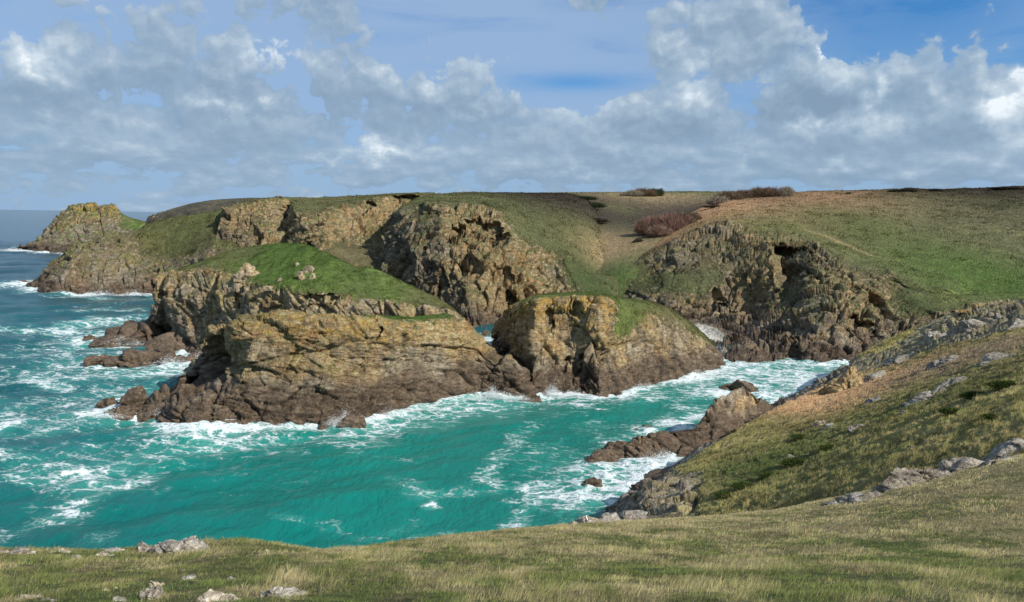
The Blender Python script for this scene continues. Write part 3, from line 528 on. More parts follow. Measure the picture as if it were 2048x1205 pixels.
def hill_veg(p, V):
    q = p*np.array([.20, .55, .55]); st = fbm(q, 4, off=3)[:, None]        # wind combed bands of dry and green
    V = V*np.clip(1+.9*st, .4, 1.8); k = sstep(-.15, .4, fbm(p*np.array([.16, .38, .38])+9, 4))[:, None]*.75
    V = V*(1-k)+np.array((.19, .155, .074))*k
    k = sstep(.15, .5, fbm(p*np.array([.3, .6, .6])+29, 4))[:, None]*.7
    return V*(1-k)+np.array((.05, .055, .02))*k
HS = dict(veg=(.127, .114, .044), vegmul=2.1)
patch('hillside', [h0, ha, hb, hc, hd, he, hf, hg, zrow(hg, 14, None), zrow(hg, 34, -5)], 1000, MAT_HILL, 'steep turf hillside running down to the cove on the right', s=.6, ra=1.0, ga=1.7, bed=(0, -28, 0), aniso=(.55, 1, 1.2), seed=41, wet=(2, 1), vegfun=hill_veg, smw=4, **HS,
      spots=[(P(1640, 795, 104), 9, BRACK, .95), (P(1590, 822, 97), 7, BRACK, .85), (P(1720, 780, 103), 9, BRACK, .85), (P(1790, 760, 103), 9, (.2, .14, .075), .8), (P(1900, 745, 86), 10, (.12, .095, .065), .7), (P(1560, 850, 90), 4, OLIVE, .6),
             (P(1560, 950, 66), 4.5, DARKG, .85), (P(1480, 960, 66), 4, DARKG, .7), (P(1640, 905, 70), 5, DARKG, .6), (P(1950, 780, 66), 8, (.055, .06, .022), .7), (P(1780, 850, 70), 5, DARKG, .4), (P(2000, 680, 85), 8, (.13, .095, .07), .7), (P(1700, 960, 52), 5, OLIVE, .6)],
      rockspots=[(P(1840, 690, 128), 5, .4), (P(1790, 715, 122), 4, .4), (P(1960, 650, 120), 9, .55), (P(1730, 745, 125), 5, .45), (P(2030, 640, 112), 7, .4), (P(1745, 700, 138), 6, -.3), (P(1800, 672, 139), 5, -.35)])
SHORE += [(Z(1170, 0, 84)[0], 84, 7), (Z(1230, 0, 90)[0], 90, 8), (Z(1290, 0, 98)[0], 98, 9), (Z(1330, 0, 100)[0], 100, 9), (Z(1360, 0, 104)[0], 104, 8)]

# ------------------------------------------------------------------ turf round the viewpoint
nb = Row([(-700, 1300, 6.0), (0, 1300, 5.6), (1024, 1300, 5.2), (2048, 1300, 5.2), (3300, 1300, 5.2)], 30, rock=0)
n1 = Row([(-700, 1205, 8.2), (0, 1205, 8.0), (600, 1205, 7.6), (1024, 1205, 7.5), (2048, 1205, 7.5), (3300, 1205, 7.5)], 50, rock=0)
n2 = Row([(-700, 1150, 11), (0, 1150, 11), (500, 1145, 10.8), (1024, 1135, 13), (1500, 1115, 16), (2048, 1080, 17), (3300, 1000, 18)], 50, rock=0)
n3 = Row([(-700, 1104, 14.6), (0, 1108, 14.6), (300, 1108, 14.6), (500, 1092, 15), (650, 1112, 15), (900, 1085, 19), (1150, 1066, 23), (1290, 1055, 26), (1500, 1040, 28), (1700, 1005, 29), (1850, 970, 28), (2048, 926, 27), (3300, 780, 27)], 30, rock=0)
n4 = Row([(-700, 1096, 15.8), (0, 1101, 16), (220, 1102, 16), (430, 1082, 16.6), (500, 1080, 16.6), (570, 1092, 16.8), (650, 1104, 17.2), (720, 1096, 18), (820, 1082, 20), (900, 1072, 22), (1000, 1062, 25), (1150, 1050, 30), (1290, 1042, 34), (1400, 1036, 36), (1550, 1022, 36), (1700, 990, 35), (1850, 958, 34), (2048, 908, 33), (3300, 760, 33)], 14, rock=0)
n5 = Row([(-700, 1098, 16.8), (0, 1103, 17), (220, 1104, 17), (430, 1086, 17.6), (500, 1084, 17.6), (570, 1096, 17.8), (650, 1108, 18.2), (720, 1100, 19), (820, 1086, 21.2), (900, 1077, 23.4), (1000, 1067, 26.6), (1150, 1056, 32), (1290, 1049, 36.5), (1400, 1044, 38.5), (1550, 1030, 38.5), (1700, 998, 37.5), (1850, 966, 36.5), (2048, 916, 35.5), (3300, 768, 35.5)], 14, rock=.1)
n6 = zrow(n5, 7, None, 10, rock=.6)
n6 = Row([(k[0], 'z', k[2]-3, k[3]) for k in n6.k], 14, rock=.7)
n7 = zrow(n5, 24, -5, 6, rock=1)

nback = Row([(-700, 'w', -22, -8, H-1.3), (1024, 'w', 0, -8, H-1.5), (3300, 'w', 30, -8, H-.6)], 10, rock=0)
nmid = Row([(-700, 'w', -12, 1.2, H-2.0), (1024, 'w', 0, 1.0, H-1.75), (3300, 'w', 24, 1.0, H-1.4)], 10, rock=0)
def near_cols(p):
    """patchy turf colour: fresh green low down, bleached straw on the rounded brow, dark heathy clumps"""
    a = fbm(p*np.array([.6, .32, .3]), 4, off=2)[:, None]; b = fbm(p*np.array([2.0, 1.0, .8]), 4, off=12)[:, None]
    c = fbm(p*.28, 3, off=22)[:, None]
    dist = np.hypot(p[:, 0]*.35, p[:, 1])[:, None]
    straw = sstep(-.2, .42, a*.9+b*.75 + .018*(dist-13) + .004*p[:, :1])
    V = np.array((.10, .110, .036))*(1-straw) + np.array((.235, .20, .10))*straw
    g = sstep(.0, .4, -a*.7-b*.7+c*.4+.02-.02*(dist-10))*.55
    V = V*(1-g) + np.array((.060, .088, .023))*g
    h = sstep(.16, .42, fbm(p*np.array([1.1, .55, .6]), 4, off=32)[:, None])*.45
    V = V*(1-h) + np.array((.07, .052, .034))*h
    return V
def near_veg(p, V): return near_cols(p)*.8
patch('ground', [nback, nmid, nb, n1, n2, n3, n4, n5, n6, n7], 800, MAT_NEAR, 'turf slope round the viewpoint', s=.35, ga=.42, ra=1.0, seed=51, wet=(-20, 1), vegfun=near_veg, smw=6, vegmul=1.0)

# ------------------------------------------------------------------ sea
rr = [18.0]
while rr[-1] < 760: rr.append(rr[-1]*1.0066)
while rr[-1] < 60000: rr.append(rr[-1]*1.09)
ys = np.array(rr); tans = np.linspace(-1.35, 1.35, 640)
SY, SX = np.meshgrid(ys, tans, indexing='ij'); SXY = np.stack([SX*SY, SY], -1).reshape(-1, 2)
SPUR = [(1160, 934, 9), (1200, 926, 9), (1240, 919, 9), (1300, 921, 10), (1340, 919, 10), (1400, 913, 9)]
SHORE += [(*Wt(a, b)[:2], c) for a, b, c in SPUR]
SHORE += [(*Wt(a, b)[:2], c) for a, b, c in [(1165, 925, 5), (1220, 885, 5), (1290, 865, 5), (1350, 850, 6), (1400, 835, 5), (1490, 770, 8), (1520, 790, 8), (1440, 785, 7), (1540, 785, 8),
          (1170, 968, 8), (1205, 955, 8), (195, 680, 14), (260, 690, 12), (330, 692, 10), (200, 728, 16), (260, 738, 14), (330, 730, 12), (390, 724, 10), (200, 830, 12), (240, 815, 10), (290, 828, 9), (130, 667, 8), (170, 678, 8), (40, 566, 18), (20, 500, 30), (1280, 860, 4)]]
kd = kdtree.KDTree(len(SHORE))
for i, q in enumerate(SHORE): kd.insert((q[0], q[1], 0), i)
kd.balance()
foam = np.zeros(len(SXY), f32); shore_d = np.full(len(SXY), 999, f32)
nearm = (SXY[:, 1] < 720) & (np.abs(SXY[:, 0]) < SXY[:, 1]*.85)
rad = np.array([q[2] for q in SHORE])
for i in np.nonzero(nearm)[0]:
    best = 0; dm = 999
    for co, j, d in kd.find_n((SXY[i, 0], SXY[i, 1], 0), 3):
        v = min(1.0, 1.18*math.exp(-d/(rad[j]*.6))); best = max(best, v); dm = min(dm, d)
    foam[i] = best; shore_d[i] = dm
STREAKS = [  # drifting foam lines: photo points on the water, width (m), strength
    ([(1060, 855), (1035, 880), (1005, 915), (975, 945), (985, 975), (930, 985), (830, 985), (800, 965)], 2.0, .50),
    ([(1000, 925), (960, 965), (880, 990)], 1.8, .3), ([(1055, 1010), (1030, 1040), (1015, 1065)], 1.2, .6), ([(830, 1040), (760, 1065), (640, 1048)], 1.6, .32),
    ([(545, 1038), (600, 1042)], .9, .5), ([(820, 1065), (905, 1060)], 1.0, .42),
    ([(140, 1000), (120, 1020), (90, 1045), (40, 1060)], 2.6, .62), ([(200, 1080), (190, 1095)], 2.0, .55), ([(0, 945), (90, 955), (190, 985), (250, 960)], 4.5, .5), ([(0, 905), (70, 915), (140, 960)], 4, .5),
    ([(0, 830), (90, 800), (200, 790), (240, 830)], 10, .5), ([(0, 845), (12, 850)], 4, 1.0), ([(80, 855), (170, 830), (300, 860), (420, 880), (560, 876), (660, 872)], 7, .62), ([(130, 905), (230, 920), (300, 900)], 7, .45),
    ([(20, 765), (90, 768), (115, 775)], 3, .8), ([(60, 745), (160, 750), (260, 748), (380, 745)], 9, .75), ([(40, 665), (120, 655), (230, 640)], 9, .75), ([(60, 700), (130, 705), (210, 690)], 10, .55), ([(0, 690), (60, 680)], 8, .3),
    ([(100, 625), (200, 620), (280, 618)], 4, .45), ([(180, 612), (300, 600)], 5, .3), ([(0, 570), (50, 568)], 8, .85), ([(0, 500), (60, 503), (130, 508)], 10, .8), ([(80, 592), (200, 596), (310, 598)], 3, .5),
    ([(700, 862), (760, 846), (840, 828), (920, 812), (1000, 806), (1080, 800), (1160, 808), (1250, 800), (1330, 782), (1400, 768)], 5.0, .62), ([(770, 870), (900, 838), (980, 830), (1080, 822)], 3, .4), ([(1130, 830), (1200, 820), (1290, 806)], 3, .35),
    ([(1460, 740), (1530, 750), (1600, 755), (1650, 745)], 13, .8), ([(1440, 775), (1400, 785), (1340, 790)], 5, .55), ([(1560, 800), (1600, 780), (1640, 760)], 9, .85),
    ([(1180, 860), (1240, 870), (1300, 855), (1400, 820)], 4, .5), ([(1100, 905), (1150, 915), (1180, 945), (1120, 960)], 5, .5), ([(1140, 985), (1210, 985), (1290, 975), (1330, 945)], 6, .9), ([(1220, 1000), (1180, 1000), (1250, 1010)], 4, .6),
    ([(930, 672), (960, 690), (1000, 702)], 9, 1.0), ([(840, 920), (770, 910)], 2, .22), ([(480, 965), (540, 925), (640, 960)], 7, .2), ([(700, 920), (760, 890)], 3, .25), ([(860, 1005), (870, 1003)], .9, .8), ([(1085, 845), (1130, 870)], 3, .3)]
for pl, wd, stg in STREAKS:
    pts = [Wt(*q)[:2] for q in pl]; best = np.zeros(len(SXY), f32)
    mx = np.array(pts); lo = mx.min(0)-wd*4-6; hi = mx.max(0)+wd*4+6
    sel = np.nonzero(((SXY > lo) & (SXY < hi)).all(1))[0]
    if not len(sel): continue
    S = SXY[sel]; S = S + np.stack([fbm(np.c_[S*.16, S[:, 0]*0+5], 3), fbm(np.c_[S*.16, S[:, 0]*0+25], 3)], 1)*wd*1.6
    b = np.zeros(len(sel))
    for a, c in zip(pts[:-1], pts[1:]):
        ab = c-a; tt = np.clip(((S-a)@ab)/(ab@ab+1e-9), 0, 1); d = np.linalg.norm(S-a-tt[:, None]*ab, axis=1)
        b = np.maximum(b, np.exp(-(d/wd)**2*.8))
    foam[sel] = np.maximum(foam[sel], b*stg*.9)
px_dist = SXY[:, 1]
q3 = np.c_[SXY*.05, SXY[:, 0]*0]
patchy = fbm(q3, 4, off=3)
foam = np.clip(foam*(.92+.75*patchy), 0, 1)
# surface: crossed wave trains with peaked crests, higher outside the cove
zsea = np.zeros(len(SXY)); rs = np.random.default_rng(3)
wp = SXY + 2.5*np.stack([fbm(np.c_[SXY*.06, SXY[:, 0]*0+1], 2), fbm(np.c_[SXY*.06, SXY[:, 0]*0+8], 2)], 1)
expo = sstep(10, -60, SXY[:, 0]) ; step = np.maximum(SXY[:, 1]*.0066, SXY[:, 1]*.0042)
for i in range(30):
    lam = 1.5*1.12**i; ang = rs.normal(math.radians(-62), .55); kx, ky = math.cos(ang)*2*math.pi/lam, math.sin(ang)*2*math.pi/lam
    am = .0145*lam**.8; fade = sstep(2.5, 5, lam/step)
    amp = am*(.42+.75*expo)*fade*(1 if lam < 20 else 1.2)
    s_ = np.sin(wp[:, 0]*kx+wp[:, 1]*ky+rs.uniform(0, 6.28)); zsea += amp*.7*(1-np.sqrt(s_*s_+.06)*1.6) if i % 2 else amp*s_
surge = np.exp(-shore_d/3.5)*foam
sn = fbm(np.c_[SXY*.22, SXY[:, 0]*0+3], 3)
zsea += np.where(SXY[:, 1] < 720, surge*(.55+1.5*np.clip(sn, -.3, 1)) + foam*.35*fbm(np.c_[SXY*.6, SXY[:, 0]*0], 3), 0)
# water colour: green over the sand of the cove, blue-grey in the open sea
tq = sstep(330, 120, SXY[:, 1] - .35*(SXY[:, 0]+20)) * sstep(-95, -15, SXY[:, 0]+.0*SXY[:, 1] + 18*patchy)
deep = np.array((.012, .058, .082)); mid = np.array((.003, .090, .100)); turq = np.array((.0, .182, .146))
tq = tq*(1-sstep(150, 170, SXY[:, 1])*sstep(14, 3, SXY[:, 0]))  # no turquoise in the channel behind the islets: its shade painted into the colour
tqn = np.clip(tq + .25*fbm(q3*1.4, 3, off=9), 0, 1)[:, None]
nearf = sstep(420, 120, SXY[:, 1])[:, None]
W = deep*(1-nearf) + mid*nearf; W = W*(1-tqn) + turq*tqn
churn = sstep(.12, .7, foam)[:, None]*.7*sstep(500, 200, SXY[:, 1])[:, None]
W = W*(1-churn) + np.array((.06, .33, .27))*churn
W = W*(1+.25*fbm(np.c_[SXY*.035, SXY[:, 0]*0], 3, off=19)[:, None])
m, t = new_mat('sea_water')
pos = t.node('ShaderNodeNewGeometry').outputs['Position']
Wa = t.attr('W'); fo = Wa.outputs['Alpha']
p2 = t.node('ShaderNodeMapping', {'Vector': pos, 'Rotation': (0, 0, .25), 'Scale': (.72, 1.1, 0)}).outputs[0]
wv = t.vm('ADD', p2, t.vm('SCALE', t.vm('SUBTRACT', t.noise(p2, .32, 4, .6, 0, 'Color'), (.5, .5, .5)), 4.0))
wv2 = t.vm('ADD', p2, t.vm('SCALE', t.vm('SUBTRACT', t.noise(p2, 1.1, 4, .6, 0, 'Color'), (.5, .5, .5)), 1.5))
e1 = t.voro(wv, .42, 'DISTANCE_TO_EDGE'); e2 = t.voro(wv2, 1.3, 'DISTANCE_TO_EDGE'); n1_ = t.noise(wv2, .5, 6, .64); n2_ = t.noise(wv, .12, 5, .6)
lace = t.m('ADD', t.m('MULTIPLY', t.ss(.26, .0, e1), .56), t.m('MULTIPLY', t.ss(.28, 0, e2), .42))
lace = t.m('ADD', lace, t.m('MULTIPLY', t.m('SUBTRACT', n1_, .5), 1.15))
lace = t.m('ADD', lace, t.m('MULTIPLY', t.m('SUBTRACT', n2_, .5), 1.3))
fl = t.noise(t.node('ShaderNodeMapping', {'Vector': wv, 'Rotation': (0, 0, -.45), 'Scale': (.13, .75, 1)}).outputs[0], 1.0, 4, .6)
lace = t.m('ADD', lace, t.m('MULTIPLY', t.m('SUBTRACT', fl, .5), 1.5))
th = t.m('SUBTRACT', 1.19, t.m('MULTIPLY', fo, 1.5))
ex = t.m('SUBTRACT', lace, th)
F = t.m('ADD', t.m('MULTIPLY', t.ss(-.18, .95, ex), .72), t.m('MULTIPLY', t.ss(.16, .6, ex), .26))
F = t.m('MULTIPLY', F, t.ss(.04, .28, fo))
hb_ = t.m('ADD', t.m('MULTIPLY', t.noise(t.node('ShaderNodeMapping', {'Vector': pos, 'Rotation': (0, 0, .5), 'Scale': (1, .5, 1)}).outputs[0], 1.1, 6, .66), .62), t.m('MULTIPLY', F, .22))
nw = t.bump(hb_, .8, 1.0)
wb = t.node('ShaderNodeBsdfPrincipled', {'Base Color': Wa.outputs['Color'], 'Roughness': .16, 'IOR': 1.333, 'Normal': nw})
fcol = t.mix(t.ss(.35, .7, n1_), (.62, .72, .72), (.86, .88, .88))
fb = t.node('ShaderNodeBsdfPrincipled', {'Base Color': fcol, 'Roughness': .9, 'Normal': t.bump(t.m('ADD', n1_, lace), .6, .5)})
mx_ = t.node('ShaderNodeMixShader', {0: F, 1: wb.outputs[0], 2: fb.outputs[0]})
finish(t, mx_.outputs[0])
sea = mesh_np('sea', np.c_[SXY, zsea], gridfaces(len(ys), len(tans)), m, {'W': np.c_[W, foam]})
tag(sea, 'turquoise sea with white foam round the rocks', None, None, 'structure')
print('sea', time.time()-T0)
# ------------------------------------------------------------------ things standing on the land and in the sea
def project(p):
    q = (p-np.array([0, 0, H])) @ RM
    return CX - q[:, 0]/q[:, 2]*FPX, CY + q[:, 1]/q[:, 2]*FPX, -q[:, 2]
_pc = {}
def hit(names, px, py, r=5):
    """point of the named land meshes seen at a place in the photograph"""
    best = None
    for nme in names:
        if nme not in _pc:
            p = ob_data[nme][0].reshape(-1, 3); _pc[nme] = (p, *project(p))
        p, x, y, dd = _pc[nme]
        rr_ = r
        while rr_ < 60:
            k = np.nonzero((np.abs(x-px) < rr_) & (np.abs(y-py) < rr_) & (dd > .5))[0]
            if len(k): break
            rr_ *= 1.6
        if not len(k): continue
        j = k[np.argmin(dd[k] + 1e-3*np.hypot(x[k]-px, y[k]-py)*dd[k])]
        if best is None or dd[j] < best[1]: best = (p[j], dd[j])
    return best[0].copy(), best[1]
import bmesh
def sphere_np(sub):
    bm = bmesh.new(); bmesh.ops.create_icosphere(bm, subdivisions=sub, radius=1); bm.verts.ensure_lookup_table()
    v = np.array([x.co[:] for x in bm.verts]); f = np.array([[x.index for x in q.verts] for q in bm.faces]); bm.free(); return v, f
SPH = {k: sphere_np(k) for k in (3, 4, 5, 6)}
MAT_ROCK = terrain_material('sea_rock', s=.35, bed=(10, 20, 0)); MAT_STONE = terrain_material('pale_stone', s=.09, bed=(10, -15, 0), cool=.45, dark=1.3); MAT_OUTC = terrain_material('grey_outcrop', s=.22, bed=(0, -25, 0), cool=.45, dark=1.15, moss=.12); MAT_CRAG = terrain_material('lichened_crag', s=.3, bed=(0, 15, 0), cool=.2)
def rock_mesh(c, dims, seed, mat, name, label, cat, group=None, sub=5, box=.55, rough=1.0, rot=0, tilt=0, tone=(1, 0, 0, 0), wetz=None, peak=0.0, pale=None, strata=.3, aniso=(1, 1, 1)):
    """one boulder: a squared-off, chiselled stone; c = centre of its base"""
    v, f = SPH[sub]; v = v.copy(); rs_ = np.random.default_rng(seed)
    e = 1-box*.6; v = np.sign(v)*np.abs(v)**e; v /= (np.abs(v)**6).sum(1)[:, None]**(1/6)*(1-.25*box)+.25*box
    # chop with a few random planes so that the outline is angular
    for k in range(9):
        n = rs_.normal(size=3); n[2] = abs(n[2])*1.1; n /= np.linalg.norm(n); d = rs_.uniform(.58, .92)
        o = v@n-d; v = v - np.maximum(o, 0)[:, None]*n*.92
    if peak: v[:, 2] *= 1+peak*np.clip(1-np.hypot(v[:, 0]-.15, v[:, 1]), 0, 1); v[:, :2] *= (1-.45*peak*np.clip(v[:, 2], 0, 1))[:, None]
    peak *= .55; v[:, :2] /= np.abs(v[:, :2]).max(0); v[:, 2] /= np.abs(v[:, 2]).max()
    D = np.array(dims)/2; p = v*D*np.array([1, 1, 1.75]); p[:, 2] = np.where(p[:, 2] < 0, p[:, 2]*.5, p[:, 2])*1.0
    p = p @ rotm('Y', tilt).T @ rotm('Z', rot).T
    nn = v/np.maximum(np.linalg.norm(v, axis=1)[:, None], 1e-6); nn = nn @ rotm('Y', tilt).T @ rotm('Z', rot).T
    sc_ = max(D[0], D[1], D[2]*1.4)/5.5*rough
    dsp, tn = rockdisp(p+np.array(c), sc_, (10, 20+tilt, 0), aniso, seed % 17, 1.0, strata)
    p = p + nn*dsp[:, None]*.62
    w = p+np.array(c)
    wt = np.zeros(len(p)) if wetz is None else sstep(wetz+.8, wetz-.8, w[:, 2]+.8*perlin(w*.6))
    Mx = np.tile(np.array(tone, float), (len(p), 1)); Mx[:, 2] = np.maximum(Mx[:, 2], wt)
    V = np.tile(np.array((.1, .12, .04)), (len(p), 1))
    ob = mesh_np(name, p, f, mat, {'M': Mx, 'V': np.c_[V, np.clip(.5+.5*tn + (pale or 0), 0, 1)]})
    ob.location = c; tag(ob, label, cat, group); return ob
# --- brown rock spur running out into the cove
sw = Row([(1154, 936), (1200, 927), (1240, 919), (1300, 921), (1340, 920), (1400, 915), (1470, 905), (1540, 880)], 24)
s1 = Row(off(sw, [(1160, 930, 1), (1192, 914, 1), (1225, 905, 1), (1280, 900, 1.5), (1330, 895, 2), (1395, 885, 2), (1460, 860, 2.5), (1540, 850, 4)], 1), 24)
s2 = Row(off(sw, [(1163, 924, 2.5), (1190, 904, 2.5), (1222, 888, 3), (1265, 881, 3), (1300, 868, 3.5), (1352, 855, 4), (1388, 851, 4), (1406, 828, 4.4), (1436, 798, 5), (1464, 780, 5.5), (1488, 772, 6), (1506, 784, 6), (1526, 803, 6), (1550, 820, 6)], 1), 14)
s3 = zrow(s2, 3.0, None, 10); s4 = zrow(s2, 8.0, -3, 4)
o = patch('rock_spur', [below(sw), sw, s1, s2, s3, s4], 420, MAT_ROCK, 'dark brown rock spur sloping down into the turquoise cove below the turf', s=.45, ra=.8, bed=(0, 35, 0), aniso=(.6, 1, 1), seed=63, wet=(5.2, 2.4), strata=.2, tanspots=[(P(1490, 800, 112), 4, .5)], smw=2,
          dents=[(P(1418, 850, 108), (1.4, 3, 2.2), (.8, 1.6, 0))], kind=None); o['category'] = 'rock'
# --- rocks standing in the sea: (px, base py, width px, height px, depth/width, label)
SEA_ROCKS = [
    (1488, 788, 116, 52, .6, 'brown rounded sea rock in the white foam behind the spur tip', .25, 0),
    (1181, 974, 52, 27, .5, 'small dark rock awash in foam below the brown spur', .0, -14),
    (1273, 862, 16, 7, .8, 'tiny dark rock just breaking the water above the spur', 0, 0),
    (1297, 856, 26, 6, .8, 'low flat dark rock ringed by foam above the spur', 0, 0),
    (258, 688, 160, 50, .7, 'broad dark ledge at the foot of the left end of the grassy dome', .2, -8),
    (345, 702, 140, 32, .7, 'brown tidal ledge against the dome cliff', .1, 4),
    (262, 728, 160, 22, .5, 'long low tidal ledge streaming with white water', .0, 3),
    (345, 726, 130, 20, .5, 'flat brown tidal ledge beside the shadowed hollow', .0, 3),
    (312, 830, 110, 84, .7, 'large black sea rock at the left tip of the banded islet', .45, 0),
    (265, 824, 62, 62, .8, 'dark rock with a humped back beside the large black one', .3, 0),
    (362, 812, 80, 74, .8, 'dark jagged rock pressed against the end of the banded islet', .3, 0),
    (213, 816, 46, 32, .8, 'small dark rock at the far left tip of the ledge', .4, 0),
    (226, 834, 64, 26, .8, 'low dark rock washed by foam in front of the left tip', .1, 0),
    (350, 862, 24, 10, .8, 'little wet rock in the surf below the banded islet', 0, 0),
    (135, 668, 22, 9, .8, 'lone dark rock out in the white surf on the left', .2, 0),
    (173, 680, 28, 9, .8, 'low dark rock in the surf near the tidal ledge', .1, 0),
    (44, 566, 22, 9, .8, 'black rock off the tip of the grey headland', .2, 0),
    (30, 499, 26, 6, .8, 'low black skerry off the distant lichen topped headland', .1, 0),
    (700, 852, 50, 22, .6, 'wet brown rock with white run-off at the foot of the banded islet', .1, -10),
    (1062, 800, 44, 26, .7, 'dark block at the right foot of the banded islet', .2, 0),
    (1205, 795, 40, 22, .7, 'dark boulder in the surf below the ochre islet', .2, 0),
    (952, 676, 26, 14, .9, 'grey boulder in the channel between the islets', .2, 0),
    (970, 668, 20, 10, .9, 'smaller grey boulder at the back of the channel', .2, 0)]
for i, (px, py, wpx, hpx, dr_, lab, pk, tl) in enumerate(SEA_ROCKS):
    c = Wt(px, py, 0); k = c[1]/FPX; wd = wpx*k; c[1] += wd*dr_*.35; c[2] = -.15
    rock_mesh(c, (wd*1.06, wd*dr_, hpx*k*.98+.15), 100+i, MAT_ROCK, 'sea_rock', lab, 'rock', 'rocks standing in the sea', sub=6 if wpx > 60 else 5 if wpx > 24 else 4, box=.3, peak=pk, tilt=tl, wetz=6.5, rough=1.05, strata=.5, pale=.0, rot=(i*37) % 25-12)
# --- pinnacle on the cove shore
c, d = hit(['hillside'], 1696, 772); k = d/FPX
rock_mesh(c-np.array([.4, 0, .4]), (6.6, 5.0, 5.4), 131, MAT_ROCK, 'rock_pinnacle', 'pointed tan boulder with a dark left face above the cove', 'rock', None, sub=6, box=.1, peak=.75, tone=(1, .95, 0, .35), rough=.8, rot=20)
# --- rocks in the turf of the dome islet
DOME = [(495, 545, 46, 34, 'lichen covered crag on the left of the grassy dome', .5), (601, 552, 18, 18, 'round pale boulder in the middle of the grassy dome', .1), (616, 538, 22, 20, 'pale split boulder above the round one on the dome', .1), (625, 552, 14, 14, 'pale stone right of the round boulder on the dome', .1), (592, 527, 9, 8, 'small pale stone highest on the dome', .1), (470, 575, 22, 12, 'weathered block at the lower edge of the dome turf', .4), (535, 575, 18, 10, 'flat stone at the lip of the dome cliff', .4), (560, 556, 12, 8, 'little stone left of the round boulder on the dome', .2)]
for i, (px, py, wpx, hpx, lab, li) in enumerate(DOME):
    c, d = hit(['islet.001'], px, py); k = d/FPX
    rock_mesh(c-np.array([0, 0, .12*hpx*k]), (wpx*k*1.15, wpx*k*.9, hpx*k), 150+i, MAT_CRAG, 'boulder', lab, 'boulder', 'rocks in the turf of the dome', sub=5, box=.4, tone=(1, .45, 0, li), rough=1.0, pale=.02)
# --- grey outcrops in the hillside turf
OUTC = [(1716, 988, 104, 34, -18, 'fractured grey outcrop at the lower left end of the near rock band', .1), (1782, 964, 70, 34, -16, 'grey crag next up the near rock band', .1), (1842, 944, 116, 56, -14, 'large blocky grey crag in the middle of the near rock band', .1), (1916, 928, 110, 30, -16, 'pale topped grey slab near the upper end of the rock band', .2), (1980, 908, 66, 20, -18, 'low pale slab at the upper end of the near rock band', .2), (2046, 880, 110, 46, -20, 'dark grey crag cut by the right edge', .0),
        (1850, 788, 84, 24, -32, 'lower part of the slanting grey slab on the upper turf', .1), (1900, 758, 96, 26, -30, 'upper part of the slanting pale slab on the upper turf', .15), (1898, 712, 74, 24, -14, 'pale flat rock above the slanting slab', .2), (1995, 704, 74, 28, -18, 'smooth grey rock near the right edge below the crest', .1), (1740, 795, 34, 16, -20, 'grey rock at the edge of the brown bracken', .1), (1632, 840, 34, 22, -14, 'small lichen spotted rock under the bracken', .5), (1660, 846, 42, 12, -16, 'low grey rock right of the lichen spotted one', .1),
        (1712, 848, 34, 10, -12, 'pale rock lying in the middle of the green slope', .2), (1808, 818, 18, 14, -10, 'small upright grey stone on the slope', .1), (1585, 905, 30, 12, -20, 'low grey rock beside the dark gorse hollow', .1),
        (1262, 1026, 60, 26, -8, 'flat dark slab left of the sea edge crag', .1), (1218, 1034, 60, 24, -8, 'leaning grey slab in the gull rocks', .2), (1180, 1036, 52, 20, -4, 'lichened block the gull stands on', .6), (1150, 1042, 36, 14, 0, 'small yellow block at the end of the gull rocks', .6),
        (1880, 660, 70, 28, -18, 'grey slab on the crest of the right hillside', .1), (1940, 640, 70, 28, -16, 'broad grey slab below the orange lichen on the crest', .2), (1990, 628, 60, 22, -16, 'fractured pale slab high on the right crest', .1), (2035, 640, 56, 30, -16, 'pale stepped rock at the right edge of the crest', .1), (1930, 612, 46, 10, -4, 'crest rock capped with orange lichen', 1.0), (1745, 745, 60, 30, -20, 'grey rock on the shore end of the crest', .2), (1800, 705, 60, 26, -26, 'bleached jointed rock under the crest', .1)]
for i, (px, py, wpx, hpx, tl, lab, li) in enumerate(OUTC):
    c, d = hit(['hillside', 'ground'] if py > 880 else ['hillside'], px, py + (hpx*.3 if py < 1000 else 6)); 
    if px < 1290 and py > 1010: c = P(px, py+4, 58 - (1290-px)*.04); d = c[1]
    k = d/FPX
    nb_ = i < 6
    rock_mesh(c-np.array([0, 0, (.22 if nb_ else .35)*hpx*k]), (wpx*k*(1.3 if nb_ else 1.1), wpx*k*(.6 if nb_ else .8), hpx*k*(1.1 if nb_ else .9)), 200+i, MAT_OUTC, 'outcrop', lab, 'outcrop', 'grey outcrops in the hillside turf', sub=6 if wpx > 60 else 5, box=.5, tone=(1, .12 if li < .5 else .4, 0, li), tilt=tl, rough=.95, strata=.7, pale=.22 if ('pale' in lab or 'slab' in lab) else .10, rot=-12, aniso=(.7, 1, 1.3))
